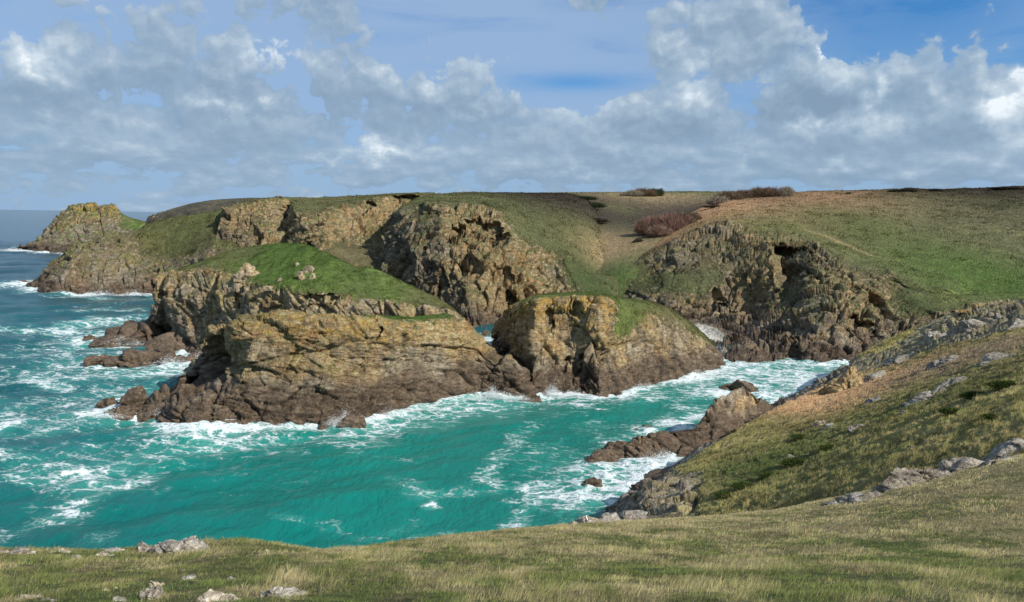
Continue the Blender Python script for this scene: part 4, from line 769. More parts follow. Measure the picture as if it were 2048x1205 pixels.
# --- pale stones in the near turf
STONES = [(365, 1098, 118, 36, 'big pale lichened boulder on the brow of the near turf', .15), (285, 1099, 56, 22, 'dark fractured boulder left of the big pale one on the brow', -.22), (322, 1100, 34, 14, 'small pink stone between the two brow boulders', .0), (40, 1102, 44, 14, 'bushy lichened stone at the left end of the brow', .1), (222, 1100, 62, 9, 'flat pale stone edging the brow', .15), (125, 1100, 40, 7, 'thin pale stone edging the brow on the left', .15), (5, 1101, 30, 8, 'pale stone at the left edge of the brow', .1),
          (437, 1203, 100, 50, 'large white veined boulder at the bottom edge', .2), (562, 1194, 92, 34, 'pale tilted slab right of the white veined boulder', .15), (300, 1196, 56, 40, 'square grey stone left of the white veined boulder', .05), (313, 1168, 34, 16, 'rounded tan stone behind the square grey one', .05), (467, 1156, 22, 15, 'small upright cream stone alone in the turf', .1), (236, 1203, 44, 14, 'low pale stone at the bottom edge', .15), (212, 1184, 14, 7, 'pebble sized tan stone left of the square grey one', .1), (230, 1173, 9, 6, 'tiny tan stone in the grass', .1), (66, 1198, 40, 14, 'pinkish stone in the bottom left cluster', .0), (38, 1203, 30, 12, 'leftmost stone of the bottom left cluster', .0), (92, 1202, 24, 9, 'small flat stone of the bottom left cluster', .05), (107, 1205, 22, 8, 'outer stone on the right of the bottom left cluster', .1), (150, 1116, 34, 9, 'half buried pale stone below the brow', .1), (211, 1108, 34, 8, 'half buried grey stone just under the brow', .05), (370, 1154, 30, 7, 'flat pale stone sunk in the middle turf', .12), (585, 1152, 34, 7, 'flat stone half hidden by grass near the cream one', .05), (170, 1127, 12, 5, 'very small tan stone in the turf under the brow', .05), (535, 1100, 8, 10, 'slim grey stone standing in brow grass', .1)]
for i, (px, py, wpx, hpx, lab, pl) in enumerate(STONES):
    c, d = hit(['ground'], px, py-(6 if py > 1180 else 0)); k = d/FPX
    rock_mesh(c-np.array([0, 0, .22*hpx*k]), (wpx*k, wpx*k*.7, hpx*k*.95), 300+i, MAT_STONE, 'stone', lab, 'stone', 'pale stones in the near turf', sub=6 if wpx > 50 else 5 if wpx > 20 else 4, box=.3, tone=(1, .25 if 'tan' not in lab else .7, 0, .12), rough=1.0, pale=.10+pl, tilt=(i*53) % 21-10, strata=.3, rot=(i*71) % 40-20)
print('rocks', time.time()-T0)

# ------------------------------------------------------------------ grass blades
m, t = new_mat('grass_blade')
ga_ = t.attr('G').outputs['Color']
d1 = t.node('ShaderNodeBsdfDiffuse', {'Color': ga_}); d2 = t.node('ShaderNodeBsdfTranslucent', {'Color': ga_})
finish(t, t.node('ShaderNodeMixShader', {0: .3, 1: d1.outputs[0], 2: d2.outputs[0]}).outputs[0]); MAT_GRASS = m
def scatter(nm, N, drange, k, rockmax=.35, margin=60, pymin=-1e9):
    p, rk, V, Nn = ob_data[nm]
    q = (p[:-1, :-1]+p[1:, :-1]+p[:-1, 1:]+p[1:, 1:])/4
    area = np.linalg.norm(np.cross(p[1:, :-1]-p[:-1, :-1], p[:-1, 1:]-p[:-1, :-1]), axis=2)
    x, y, dd = project(q.reshape(-1, 3)); dd = dd.reshape(area.shape)
    ok = (x > -margin) & (x < 2048+margin) & (y < 1205+margin*2.5) & (y > pymin); ok = ok.reshape(area.shape) & (dd > drange[0]) & (dd < drange[1]) & (rk[:-1, :-1] < rockmax)
    w = np.where(ok, area/np.maximum(dd, 1)**k, 0).ravel(); w /= w.sum()
    j = rng.choice(len(w), N, p=w); r, c = np.unravel_index(j, area.shape)
    u, v = rng.random((2, N)); u = u[:, None]; v = v[:, None]
    pt = p[r, c]*(1-u)*(1-v)+p[r+1, c]*u*(1-v)+p[r, c+1]*(1-u)*v+p[r+1, c+1]*u*v
    return pt, V[r, c], dd[r, c]
def blades(name, pt, colr, ln, wd, lean, wind, label):
    N = len(pt); th = rng.uniform(0, 2*np.pi, N); sd_ = np.stack([np.cos(th), np.sin(th)*.6, np.zeros(N)], 1)*wd[:, None]
    ph = rng.uniform(0, 2*np.pi, N); le = np.abs(rng.normal(0, lean, N))
    dr_ = np.stack([np.cos(ph)*le, np.sin(ph)*le, np.ones(N)], 1) + np.asarray(wind)*rng.uniform(.4, 1.4, N)[:, None]
    dr_ /= np.linalg.norm(dr_, axis=1)[:, None]
    mid = pt + dr_*ln[:, None]*.5 + np.array([0, 0, .10])*ln[:, None]
    d2_ = dr_ + np.asarray(wind)*.6 + np.stack([np.cos(ph)*le, np.sin(ph)*le, -.25*np.ones(N)], 1)*.7; d2_ /= np.linalg.norm(d2_, axis=1)[:, None]
    tip = mid + d2_*ln[:, None]*.55
    b0 = pt - np.array([0, 0, .02])
    V = np.stack([b0-sd_, b0+sd_, mid-sd_*.7, mid+sd_*.7, tip], 1).reshape(-1, 3)
    i = np.arange(N)[:, None]*5
    Q = np.concatenate([i, i+1, i+3, i+2], 1); Tt = np.concatenate([i+2, i+3, i+4], 1)
    ob = mesh_np(name, V, [Q, Tt], MAT_GRASS, {'G': np.repeat(colr, 5, 0)})
    return tag(ob, label, 'grass', None, 'stuff')
def blade_cols(V, N, straw=.25, mul=1.0):
    c = V*mul*rng.uniform(.65, 1.45, N)[:, None]
    s_ = (rng.random(N) < straw)[:, None]; c = np.where(s_, np.array((.40, .33, .18))*rng.uniform(.6, 1.25, N)[:, None], c)
    return np.clip(c*rng.normal(1, .06, (N, 3)), .01, .8)
N = 560000
pt, V, dd = scatter('ground', N, (5, 45), 1.1)
clump = fbm(pt*np.array([2.6, 2.6, 2.0]), 3, off=71); keep = rng.random(N) < np.clip(.62+1.6*clump, .12, 1); pt, dd, clump = pt[keep], dd[keep], clump[keep]; N = len(pt)
V = near_cols(pt)*2.65
hgt = sstep(-.35, .5, fbm(pt*.8, 3, off=44)); aa = fbm(pt*np.array([.6, .32, .3]), 4, off=2)
ln = (.04+.10*hgt*sstep(-.35, .2, aa+.3*clump)+.05*np.clip(clump, 0, 1))*rng.uniform(.5, 1.4, N)*sstep(3, 11, dd)**.3
strawp = sstep(-.1, .45, aa*.9+.25*clump+.018*(dd-13))
cc = blade_cols(V, N, .07, 1.0); cc = np.where((rng.random(N) < strawp*.5)[:, None], np.array((.52, .44, .25))*rng.uniform(.55, 1.25, N)[:, None], cc)
swirl = 3.2*fbm(pt*np.array([.5, .5, .5]), 3, off=83)
wv_ = np.stack([np.cos(swirl)*.55+.2, np.sin(swirl)*.45, np.zeros(N)], 1)
blades('grass', pt, cc, ln, np.maximum(.0022, dd*.00030)*rng.uniform(.7, 1.3, N), .5, wv_, 'wind bent green and straw coloured turf grass round the viewpoint')
N = 330000
pt, V, dd = scatter('hillside', N, (35, 150), 1.0, .45)
tu = sstep(-.15, .45, fbm(pt*np.array([.45, .8, .8]), 3, off=14))
ln = (.10+.34*tu)*rng.uniform(.6, 1.3, N)
brk = (V[:, 0] > V[:, 1]*1.25)
blades('grass', pt, blade_cols(V*1.3, N, .12), ln, np.maximum(.012, dd*.00036)*rng.uniform(.6, 1.3, N), .5, (.5, .15, 0), 'tussocky wind combed grass on the steep hillside')
def multi(names, Ns, dr, k, rm):
    R_ = [scatter(a_, b_, dr, k, rm) for a_, b_ in zip(names, Ns)]; return [np.concatenate(x) for x in zip(*R_)]
pt, V, dd = multi(['hill', 'valley', 'cliff.001', 'cliff', 'headland'], [170000, 50000, 60000, 16000, 14000], (100, 900), .6, .5); N = len(pt)
hs = sstep(-.1, .4, fbm(pt*.12, 4, off=91)); hs2 = fbm(pt*.45, 3, off=95)
ln = (.18+.75*hs*sstep(-.3, .4, hs2))*rng.uniform(.5, 1.4, N)
cc = V*rng.uniform(.5, 1.5, N)[:, None]; dk = (rng.random(N) < .30*hs)[:, None]; cc = np.where(dk, np.array((.045, .045, .022))*rng.uniform(.6, 1.6, N)[:, None], cc); lt = (rng.random(N) < .10)[:, None]; cc = np.where(lt, (V*1.5+np.array((.05, .042, .022)))*rng.uniform(.7, 1.3, N)[:, None], cc)
blades('heath', pt, np.clip(cc, .01, .8), ln, dd*.00042*rng.uniform(.6, 1.5, N), .6, (.35, 0, 0), 'rough heath and tussocks covering the plateau slopes'); bpy.data.objects['heath']['category'] = 'heath'
pt, V, dd = multi(['islet', 'islet.001', 'islet.002'], [8000, 60000, 30000], (80, 300), .5, .5); N = len(pt)
ln = (.06+.25*sstep(-.1, .4, fbm(pt*.5, 3, off=96)))*rng.uniform(.5, 1.4, N)
blades('grass', pt, np.clip(V*rng.uniform(.6, 1.5, N)[:, None], .01, .8), ln, dd*.00036*rng.uniform(.6, 1.4, N), .55, (.4, .1, 0), 'short green turf on the tops of the islets')
print('grass', time.time()-T0)

# ------------------------------------------------------------------ shrubs
m, t = new_mat('shrub_twigs'); ga_ = t.attr('G').outputs['Color']
finish(t, t.node('ShaderNodeBsdfDiffuse', {'Color': ga_}).outputs[0]); MAT_TWIG = m
def shrub(name, c, w_, h_, d_, n, colr, lean, label, group, cat='shrub', tw=.06, up=.5):
    """a bare or small-leaved bush: hundreds of forking twigs rising from the ground to a ragged, rounded crown"""
    r = np.random.default_rng(int(c[0]*13+c[1]*7) % 99991)
    a = r.uniform(0, 2*np.pi, n); rr_ = np.sqrt(r.random(n)); base = np.stack([np.cos(a)*rr_*w_*.42, np.sin(a)*rr_*d_*.42, np.zeros(n)], 1)
    top = base*1.18; prof = np.sqrt(np.clip(1-(rr_*.98)**2, 0.03, 1)); hz_ = h_*(prof*.85+.15)*r.uniform(.5, 1.1, n)*(1+.32*perlin(np.c_[base[:, 0]*1.6/w_*4, base[:, 1]*1.6/d_*4, base[:, 2]+c[0]]))
    top[:, 2] = hz_; top[:, 0] += lean*hz_ + r.normal(0, .075*w_, n); top[:, 1] += r.normal(0, .05*d_, n)
    V, F, G = [], [], []
    cj = np.clip(np.array(colr)*r.uniform(.6, 1.45, n)[:, None]*r.normal(1, .07, (n, 3)), .008, .8)
    start = base + (top-base)*r.uniform(.0, up, n)[:, None]
    for q in range(3):           # stem and two side twigs
        e = top + (r.normal(0, 1, (n, 3))*np.array([.07*w_, .07*d_, .07*h_]) if q else 0)
        s0 = start if q == 0 else start + (top-start)*r.uniform(.3, .7, n)[:, None]
        th = r.uniform(0, np.pi, n); sd_ = np.stack([np.cos(th), np.sin(th), 0*th], 1)*tw*r.uniform(.6, 1.4, n)[:, None]
        mid = (s0+e)/2 + sd_*r.normal(0, 1, n)[:, None]
        V.append(np.stack([s0-sd_, s0+sd_, mid+sd_, e, mid-sd_], 1).reshape(-1, 3)); F.append(np.arange(n*5).reshape(n, 5)+q*n*5); G.append(np.repeat(cj, 5, 0))
    ob = mesh_np(name, np.concatenate(V), np.concatenate(F), MAT_TWIG, {'G': np.concatenate(G)}, smooth=False)
    ob.location = c; tag(ob, label, cat, group); return ob
LAND = ['valley', 'hill', 'cliff', 'cliff.001']
RED = (.27, .165, .122); BRN = (.17, .12, .075); DKB = (.075, .065, .045); GRN = (.05, .065, .03); PALE = (.30, .25, .18)
SHR = [(1300, 466, 56, 40, RED, 0, 'reddish willow bush on the left side of the valley thicket'), (1334, 462, 60, 42, RED, 0, 'tallest reddish willow bush in the middle of the valley thicket'), (1362, 452, 44, 30, (.21, .13, .095), 0, 'reddish willow bush at the right end of the valley thicket'), (1318, 470, 44, 26, (.27, .18, .13), 0, 'low reddish willow bush in front of the valley thicket'), (1384, 440, 34, 16, BRN, 0, 'small brown bush trailing off the valley thicket'),
       (1240, 448, 26, 12, DKB, 0, 'dark round bush beside the valley path'), (1222, 420, 44, 9, DKB, 0, 'dark heather bush above the valley path'),
       (1180, 388, 34, 7, GRN, 0, 'low dark bush at the left end of the skyline scrub'), (1212, 388, 36, 10, GRN, .1, 'rounded dark bush left of the wind bent trees'),
       (1262, 388, 34, 11, PALE, .55, 'pale wind bent bush on the left of the skyline clump'), (1283, 388, 44, 14, BRN, .5, 'rounded brown bush in the skyline clump'), (1301, 388, 20, 14, GRN, .55, 'dark wind bent tree in the skyline clump'), (1312, 388, 18, 14, GRN, .6, 'dark wind bent tree at the right end of the skyline clump'),
       (1424, 398, 34, 15, PALE, .2, 'pale scrub at the left end of the long hedge'), (1452, 397, 44, 17, BRN, .2, 'brown scrub second in the long skyline hedge'), (1482, 392, 44, 15, (.19, .125, .085), .2, 'russet scrub in the middle of the long skyline hedge'), (1510, 390, 44, 17, BRN, .2, 'brown scrub right of the middle of the long hedge'), (1538, 389, 42, 17, (.19, .125, .085), .2, 'tall russet scrub near the right end of the long hedge'), (1566, 388, 30, 17, PALE, .3, 'pale topped scrub at the right end of the long hedge'), (1345, 388, 60, 5, DKB, 0, 'low dark scrub along the skyline left of the hedge'), (1405, 388, 40, 5, DKB, 0, 'low dark scrub just left of the long hedge'),
       (1693, 384, 10, 4, GRN, .8, 'tiny wind bent bush alone on the right skyline'), (1790, 379, 24, 5, GRN, 0, 'small dark bush on the right skyline'), (1818, 379, 26, 8, DKB, 0, 'rounded dark bush tallest on the right skyline'), (1872, 378, 24, 5, DKB, 0, 'low dark bush right of the rounded skyline bush'), (2020, 375, 60, 6, DKB, 0, 'dark gorse bush at the far right of the skyline'), (1640, 386, 30, 3, DKB, 0, 'low dark bush right of the long hedge')]
for i, (px, py, wpx, hpx, cr_, le, lab) in enumerate(SHR):
    c, d = hit(LAND, px, py-1 if py > 400 else py+1, 4); k = d/FPX
    shrub('willow_bush' if 'willow' in lab else 'tree' if 'tree at' in lab or 'bent tree in' in lab else 'bush', c-np.array([0, 0, .3]), wpx*k*(1.15 if 'willow' in lab else 1.35 if py < 400 else .95), hpx*k*(.88 if 'willow' in lab else 1.15 if py < 400 else 1.05), wpx*k*.6, int(300+26*wpx*max(1, hpx/14)), cr_, le, lab, 'shrubs of the valley and skyline', 'tree' if ('tree at' in lab or 'bent tree in' in lab) else 'bush', tw=.075*k/.3)
# gorse and rank grass darkening the folds of the near hillside
GOR = [(1590, 925, 60, 26), (1540, 950, 56, 22), (1490, 968, 50, 18), (1660, 892, 50, 16), (1950, 790, 60, 26), (2010, 770, 70, 28), (1900, 820, 50, 20), (1450, 985, 40, 14), (1985, 830, 50, 16), (1600, 870, 44, 12)]
GL = ['dark green gorse bush at the head of the fold above the crag', 'gorse bush in the middle of the dark fold', 'low gorse bush at the seaward end of the dark fold', 'gorse bush up the slope from the dark fold', 'gorse bush in the upper right hollow', 'largest gorse bush by the right edge', 'gorse bush at the lower side of the right hollow', 'small gorse bush near the pale fluted crag', 'flat gorse bush above the near rock band', 'small gorse bush below the bracken']
for (px, py, wpx, hpx), lab in zip(GOR, GL):
    c, d = hit(['hillside'], px, py); k = d/FPX
    shrub('gorse_bush', c-np.array([0, 0, .15]), wpx*k, hpx*k*.5, wpx*k*.8, 1500, (.055, .075, .022), .35, lab, 'gorse on the near hillside', 'bush', tw=.02, up=.8)
print('shrubs', time.time()-T0)

# ------------------------------------------------------------------ gull, walker, fence
def simple_mat(name, colr, rough=.6):
    m, t = new_mat(name); tc = t.node('ShaderNodeNewGeometry').outputs['Position']; n = t.noise(tc, 9, 3)
    b = t.mix(t.lin(.3, .7, n), tuple(x*.85 for x in colr), tuple(min(1, x*1.1) for x in colr))
    finish(t, t.node('ShaderNodeBsdfPrincipled', {'Base Color': b, 'Roughness': rough}).outputs[0]); return m
def skin(name, verts, edges, radii, mat, parent=None, sub=2, root=0):
    me = bpy.data.meshes.new(name); me.from_pydata(verts, edges, []); ob = bpy.data.objects.new(name, me); COL.objects.link(ob)
    if parent: ob.parent = parent
    sm = ob.modifiers.new('skin', 'SKIN'); sm.use_smooth_shade = True
    for i, r in enumerate(radii):
        r = r if isinstance(r, tuple) else (r, r); me.skin_vertices[0].data[i].radius = r
        me.skin_vertices[0].data[i].use_root = (i == root)
    ob.modifiers.new('subsurf', 'SUBSURF').levels = sub; ob.modifiers['subsurf'].render_levels = sub
    dg = bpy.context.evaluated_depsgraph_get(); m2 = bpy.data.meshes.new_from_object(ob.evaluated_get(dg)); ob.modifiers.clear(); ob.data = m2
    m2.materials.clear(); m2.materials.append(mat)
    for pl in m2.polygons: pl.use_smooth = True
    return ob
white = simple_mat('gull_white', (.82, .82, .80)); slate = simple_mat('gull_slate', (.05, .052, .06)); beakm = simple_mat('gull_beak', (.65, .40, .04)); pinkm = simple_mat('gull_leg', (.45, .30, .25))
gp = None
for o in bpy.data.objects:
    if o.get('label') == 'lichened block the gull stands on': gp = o
bpy.context.view_layer.update()
zt = max((gp.matrix_world @ v.co for v in gp.data.vertices), key=lambda q: q.z - .5*abs(q.x-P(1172, 1018, gp.location.y)[0]))
g0 = empty('gull', zt - Vector((0, 0, .02)), math.radians(100)); tag(g0, 'white gull with dark wings standing on the lichened rocks', 'gull')
skin('body', [(-.05, 0, .20), (-.20, 0, .19), (-.30, 0, .19), (.08, 0, .235), (.15, 0, .30), (.17, 0, .365), (.205, 0, .385)], [(0, 1), (1, 2), (0, 3), (3, 4), (4, 5), (5, 6)], [(.085, .085), (.06, .05), (.03, .015), (.085, .085), (.05, .05), (.045, .045), (.035, .03)], white, g0)
for sd_ in (-1, 1):
    skin('wing', [(.07, .075*sd_, .255), (-.08, .085*sd_, .235), (-.24, .05*sd_, .21), (-.38, .02*sd_, .195)], [(0, 1), (1, 2), (2, 3)], [(.045, .025), (.06, .025), (.04, .018), (.012, .006)], slate, g0)
    lg = skin('leg', [(-.01, .035*sd_, .14), (-.015, .035*sd_, .02), (.03, .035*sd_, .008)], [(0, 1), (1, 2)], [.012, .008, .012], pinkm, g0, 1)
skin('beak', [(.235, 0, .383), (.28, 0, .376), (.298, 0, .366)], [(0, 1), (1, 2)], [.013, .011, .006], beakm, g0, 1)
# walker on the valley path
c, d = hit(LAND, 1241, 483, 4)
jk = simple_mat('dark_jacket', (.018, .02, .026)); tr_ = simple_mat('dark_trousers', (.025, .025, .03)); sk = simple_mat('skin', (.45, .28, .2)); hr = simple_mat('dark_hair', (.03, .02, .015))
pr = empty('person', c, math.radians(200)); tag(pr, 'walker in dark clothes standing on the tan turf of the small valley', 'person')
skin('body', [(0, 0, .95), (0, 0, 1.2), (0, 0, 1.42), (0, -.01, 1.52), (0, .01, 1.6), (0, .02, 1.72), (-.1, 0, .9), (-.11, .02, .5), (-.1, -.05, .08), (-.1, .09, .04), (.1, 0, .9), (.12, -.12, .5), (.11, -.2, .09), (.11, -.06, .04), (-.19, 0, 1.4), (-.25, -.03, 1.14), (-.24, .1, .92), (.19, 0, 1.4), (.26, .02, 1.14), (.24, .12, .92), (-.235, .13, .84), (.235, .16, .85)],
     [(0, 1), (1, 2), (2, 3), (3, 4), (4, 5), (0, 6), (6, 7), (7, 8), (8, 9), (0, 10), (10, 11), (11, 12), (12, 13), (2, 14), (14, 15), (15, 16), (2, 17), (17, 18), (18, 19), (16, 20), (19, 21)],
     [(.17, .12), (.16, .11), (.17, .11), .06, .08, .085, .09, .065, .045, .035, .09, .065, .045, .035, .06, .045, .035, .06, .045, .035, .03, .03], sk, pr)
skin('jacket', [(0, 0, .88), (0, 0, 1.15), (0, 0, 1.44), (-.2, 0, 1.41), (-.255, -.03, 1.14), (-.245, .09, .95), (.2, 0, 1.41), (.265, .02, 1.14), (.245, .11, .95)], [(0, 1), (1, 2), (2, 3), (3, 4), (4, 5), (2, 6), (6, 7), (7, 8)], [(.21, .15), (.2, .14), (.17, .13), .08, .065, .05, .08, .065, .05], jk, pr)
skin('trousers', [(0, 0, .92), (-.1, 0, .86), (-.11, .02, .5), (-.1, -.05, .12), (.1, 0, .86), (.12, -.12, .5), (.11, -.2, .13)], [(0, 1), (1, 2), (2, 3), (0, 4), (4, 5), (5, 6)], [(.18, .13), .105, .08, .06, .105, .08, .06], tr_, pr)
skin('hair', [(0, -.03, 1.72), (0, .0, 1.79), (0, .05, 1.79)], [(0, 1), (1, 2)], [.085, .085, .06], hr, pr)
# post and wire fence by the hill path
wood = simple_mat('fence_wood', (.16, .125, .09), .9); wire = simple_mat('fence_wire', (.12, .12, .12), .5)
fpts = [hit(['hill'], x, y, 4)[0] for x, y in ((1463, 431), (1472, 433), (1486, 434), (1500, 434), (1515, 434), (1530, 435))]
fe = empty('fence', fpts[0]); tag(fe, 'short post and wire fence on the turf above the right hand cliff', 'fence')
for q in fpts:
    l = Vector(q)-Vector(fpts[0]); skin('post', [(l.x, l.y, l.z-.2), (l.x, l.y, l.z+.6), (l.x+.02, l.y, l.z+1.25)], [(0, 1), (1, 2)], [.09, .085, .075], wood, fe, 0)
for hz_ in (.5, 1.0):
    vv = [tuple(Vector(q)-Vector(fpts[0])+Vector((0, 0, hz_))) for q in fpts]; skin('wire', vv, [(i, i+1) for i in range(len(vv)-1)], [.02]*len(vv), wire, fe, 0)
# ------------------------------------------------------------------ spray thrown up where the swell meets rock
sp_v = []
for (px, py, n, h_, w_) in [(690, 846, 260, 2.6, 1.2), (668, 850, 160, 1.6, 1.6), (720, 845, 120, 1.4, 2), (790, 832, 200, 1.4, 4), (850, 822, 200, 1.2, 4), (985, 795, 420, 2.2, 1.6), (1010, 797, 300, 1.3, 2.5), (950, 800, 240, 1.2, 2.5), (1105, 788, 260, 1.8, 1.6), (1330, 916, 220, 1.4, 1.6), (1300, 920, 120, .9, 2), (470, 860, 240, 1.2, 3), (560, 860, 160, .9, 3), (415, 722, 260, 3.4, 4), (345, 728, 160, 2, 4), (250, 690, 260, 2.4, 5), (340, 830, 240, 2.2, 3), (215, 836, 180, 1.4, 3), (1400, 752, 200, 1.4, 4), (1290, 778, 200, 1.4, 3), (200, 592, 200, 2.5, 8), (270, 592, 160, 2, 6), (30, 503, 140, 3, 9), (1150, 792, 160, 1.2, 3), (1040, 800, 160, 1.2, 2)]:
    c = Wt(px, py, .2); n *= 8
    v = np.stack([rng.normal(0, w_*.5, n), rng.normal(0, .5, n), np.abs(rng.normal(0, .42, n))*h_], 1)
    v[:, 0] += v[:, 2]*rng.normal(0, .25, n); v[:, 2] *= np.exp(-(v[:, 0]/w_)**2)
    sp_v.append(np.c_[c+v, np.full(n, c[1]*.00024)])
sp_v = np.concatenate(sp_v); n = len(sp_v)
tri = np.stack([sp_v[:, :3] + rng.normal(0, 1, (n, 3))*sp_v[:, 3:4]*np.array([1, 1, 1.6]) for _ in range(3)], 1).reshape(-1, 3)
o = mesh_np('spray', tri, np.arange(n*3).reshape(n, 3), simple_mat('spray_white', (.85, .88, .88), .9), None, False); tag(o, 'white spray thrown up along the foot of the rocks', 'spray', None, 'stuff')
print('things', time.time()-T0)
# ------------------------------------------------------------------ sun, sky and clouds
SUN_AZ, SUN_EL = math.radians(123), math.radians(37)
sd = bpy.data.lights.new('sun', 'SUN'); sd.energy = 4.6; sd.angle = math.radians(.53); sd.color = (1, .945, .86)
so = bpy.data.objects.new('sun', sd); COL.objects.link(so)
S = Vector((math.sin(SUN_AZ)*math.cos(SUN_EL), math.cos(SUN_AZ)*math.cos(SUN_EL), math.sin(SUN_EL)))
so.rotation_euler = (-S).to_track_quat('-Z', 'Y').to_euler()
so.location = S*500
world = bpy.data.worlds.new('World'); sc.world = world; world.use_nodes = True
wt_ = world.node_tree; wt_.nodes.clear(); t = NT(wt_)
sky = t.node('ShaderNodeTexSky', sky_type='NISHITA', sun_disc=False, sun_elevation=SUN_EL, sun_rotation=SUN_AZ, altitude=20, air_density=1.0, dust_density=.6, ozone_density=2.0)
# cloud field, a node group evaluated three times: (azimuth, elevation) -> density
def azel(px, py):
    v = ray(px, py); return math.atan2(v[0], v[1]), math.atan2(v[2], math.hypot(v[0], v[1]))
BLOBS = [  # photo centre, half width, half height (px), weight: the cloud banks
    (60, 150, 140, 75, .5), (420, 120, 230, 70, .5), (560, 110, 130, 70, .3), (500, 230, 330, 60, .25), (200, 250, 300, 70, .25), (920, 190, 130, 70, .42), (1010, 260, 190, 60, .35), (800, 300, 160, 40, .25),
    (1430, 60, 190, 80, .62), (1560, 30, 110, 45, .3), (1390, 190, 120, 75, .5), (1300, 250, 120, 40, .3), (1680, 150, 130, 55, .62), (1650, 230, 240, 55, .42), (1900, 190, 190, 60, .5), (2020, 230, 120, 70, .5), (1450, 290, 260, 40, .3), (1900, 300, 250, 45, .3), (300, 330, 460, 50, .42), (1700, 335, 560, 48, .45), (1150, 340, 340, 46, .42),
    (1870, 30, 240, 55, -.7), (1160, 170, 140, 26, -.5), (1080, 60, 240, 70, -.35), (780, 50, 160, 50, -.3), (230, 40, 180, 40, -.25), (1250, 150, 90, 60, -.3), (960, 340, 400, 30, -.08)]
grp = bpy.data.node_groups.new('cloud_density', 'ShaderNodeTree')
grp.interface.new_socket('P', in_out='INPUT', socket_type='NodeSocketVector'); grp.interface.new_socket('D', in_out='OUTPUT', socket_type='NodeSocketFloat')
g = NT(grp); gi = g.node('NodeGroupInput'); go = g.node('NodeGroupOutput')
pv = gi.outputs[0]
sx = g.node('ShaderNodeSeparateXYZ', {0: pv}); az_, el_ = sx.outputs[0], sx.outputs[1]
yy = g.m('MULTIPLY', g.m('POWER', g.m('ADD', g.m('MAXIMUM', el_, 0.0), .02), .8), 4.6)
q = g.node('ShaderNodeCombineXYZ', {0: g.m('MULTIPLY', az_, 4.4), 1: yy, 2: .0}).outputs[0]
def n2(vec, scale, detail, rough, out='Fac', dist=0.0):
    return g.node('ShaderNodeTexNoise', {'Vector': vec, 'Scale': scale, 'Detail': detail, 'Roughness': rough, 'Distortion': dist}, noise_dimensions='2D').outputs[out]
def v2(vec, scale, detail=0.0):
    return g.node('ShaderNodeTexVoronoi', {'Vector': vec, 'Scale': scale, 'Detail': detail, 'Roughness': .5, 'Lacunarity': 2.3}, feature='F1', voronoi_dimensions='2D', normalize=True).outputs['Distance']
wq = g.vm('ADD', q, g.vm('SCALE', g.vm('SUBTRACT', n2(q, 5.0, 4, .6, 'Color'), (.5, .5, .5)), .22))
nz = n2(g.vm('ADD', q, (3.7, 1.9, 0)), 1.7, 7, .51)
vb = v2(wq, 4.6, 1.7)
D = g.m('ADD', g.m('MULTIPLY', g.m('SUBTRACT', nz, .5), 2.5), g.m('MULTIPLY', g.m('SUBTRACT', .32, vb), 1.8))
q2 = g.node('ShaderNodeCombineXYZ', {0: g.m('MULTIPLY', az_, 8.5), 1: g.m('MULTIPLY', el_, 21.0), 2: .0}).outputs[0]
nz2 = n2(g.vm('ADD', q2, (8.7, 2.9, 0)), 1.5, 6, .55); vb2 = v2(g.vm('ADD', q2, g.vm('SCALE', n2(q2, 4.0, 3, .6, 'Color'), .3)), 2.4, 1.2)
Dl = g.m('ADD', g.m('MULTIPLY', g.m('SUBTRACT', nz2, .5), 2.4), g.m('MULTIPLY', g.m('SUBTRACT', .33, vb2), 1.4))
kl = g.ss(.05, .135, el_)
D = g.node('ShaderNodeMix', {0: kl, 2: Dl, 3: D}, data_type='FLOAT').outputs[0]
D = g.m('ADD', D, -.20)
for (bx, by, hw, hh, wgt) in BLOBS:
    a0, e0 = azel(bx, by); ra_ = hw/FPX; re_ = hh/FPX
    dv = g.vm('MULTIPLY', g.vm('SUBTRACT', pv, (a0, e0, 0)), (1/ra_, 1/re_, 0))
    d2 = g.vm('DOT_PRODUCT', dv, dv, out=1)
    D = g.m('ADD', D, g.m('MULTIPLY', g.m('EXPONENT', g.m('MULTIPLY', d2, -.8)), wgt*.8))
g.put(go.inputs[0], D)
dirv = t.node('ShaderNodeTexCoord').outputs['Generated']
sp_ = t.node('ShaderNodeSeparateXYZ', {0: dirv})
az = t.m('ARCTAN2', sp_.outputs[0], sp_.outputs[1]); el = t.m('ARCSINE', sp_.outputs[2])
p0 = t.node('ShaderNodeCombineXYZ', {0: az, 1: el, 2: 0}).outputs[0]
def cd(off_):
    nd = t.node('ShaderNodeGroup'); nd.node_tree = grp; t.put(nd.inputs[0], t.vm('ADD', p0, off_) if off_ else p0); return nd.outputs[0]
D0 = cd(None); D1 = cd((.004, .009, 0)); D2 = cd((.010, .026, 0))
thick = t.m('MULTIPLY', t.m('ADD', t.m('MULTIPLY', t.ss(-.07, .11, D0), .76), t.m('MULTIPLY', t.ss(-.3, .7, D0), .24)), 1.0)
lit = t.m('ADD', t.m('MULTIPLY', t.m('SUBTRACT', D0, D1), .31), t.m('MULTIPLY', t.m('SUBTRACT', D0, D2), .21))
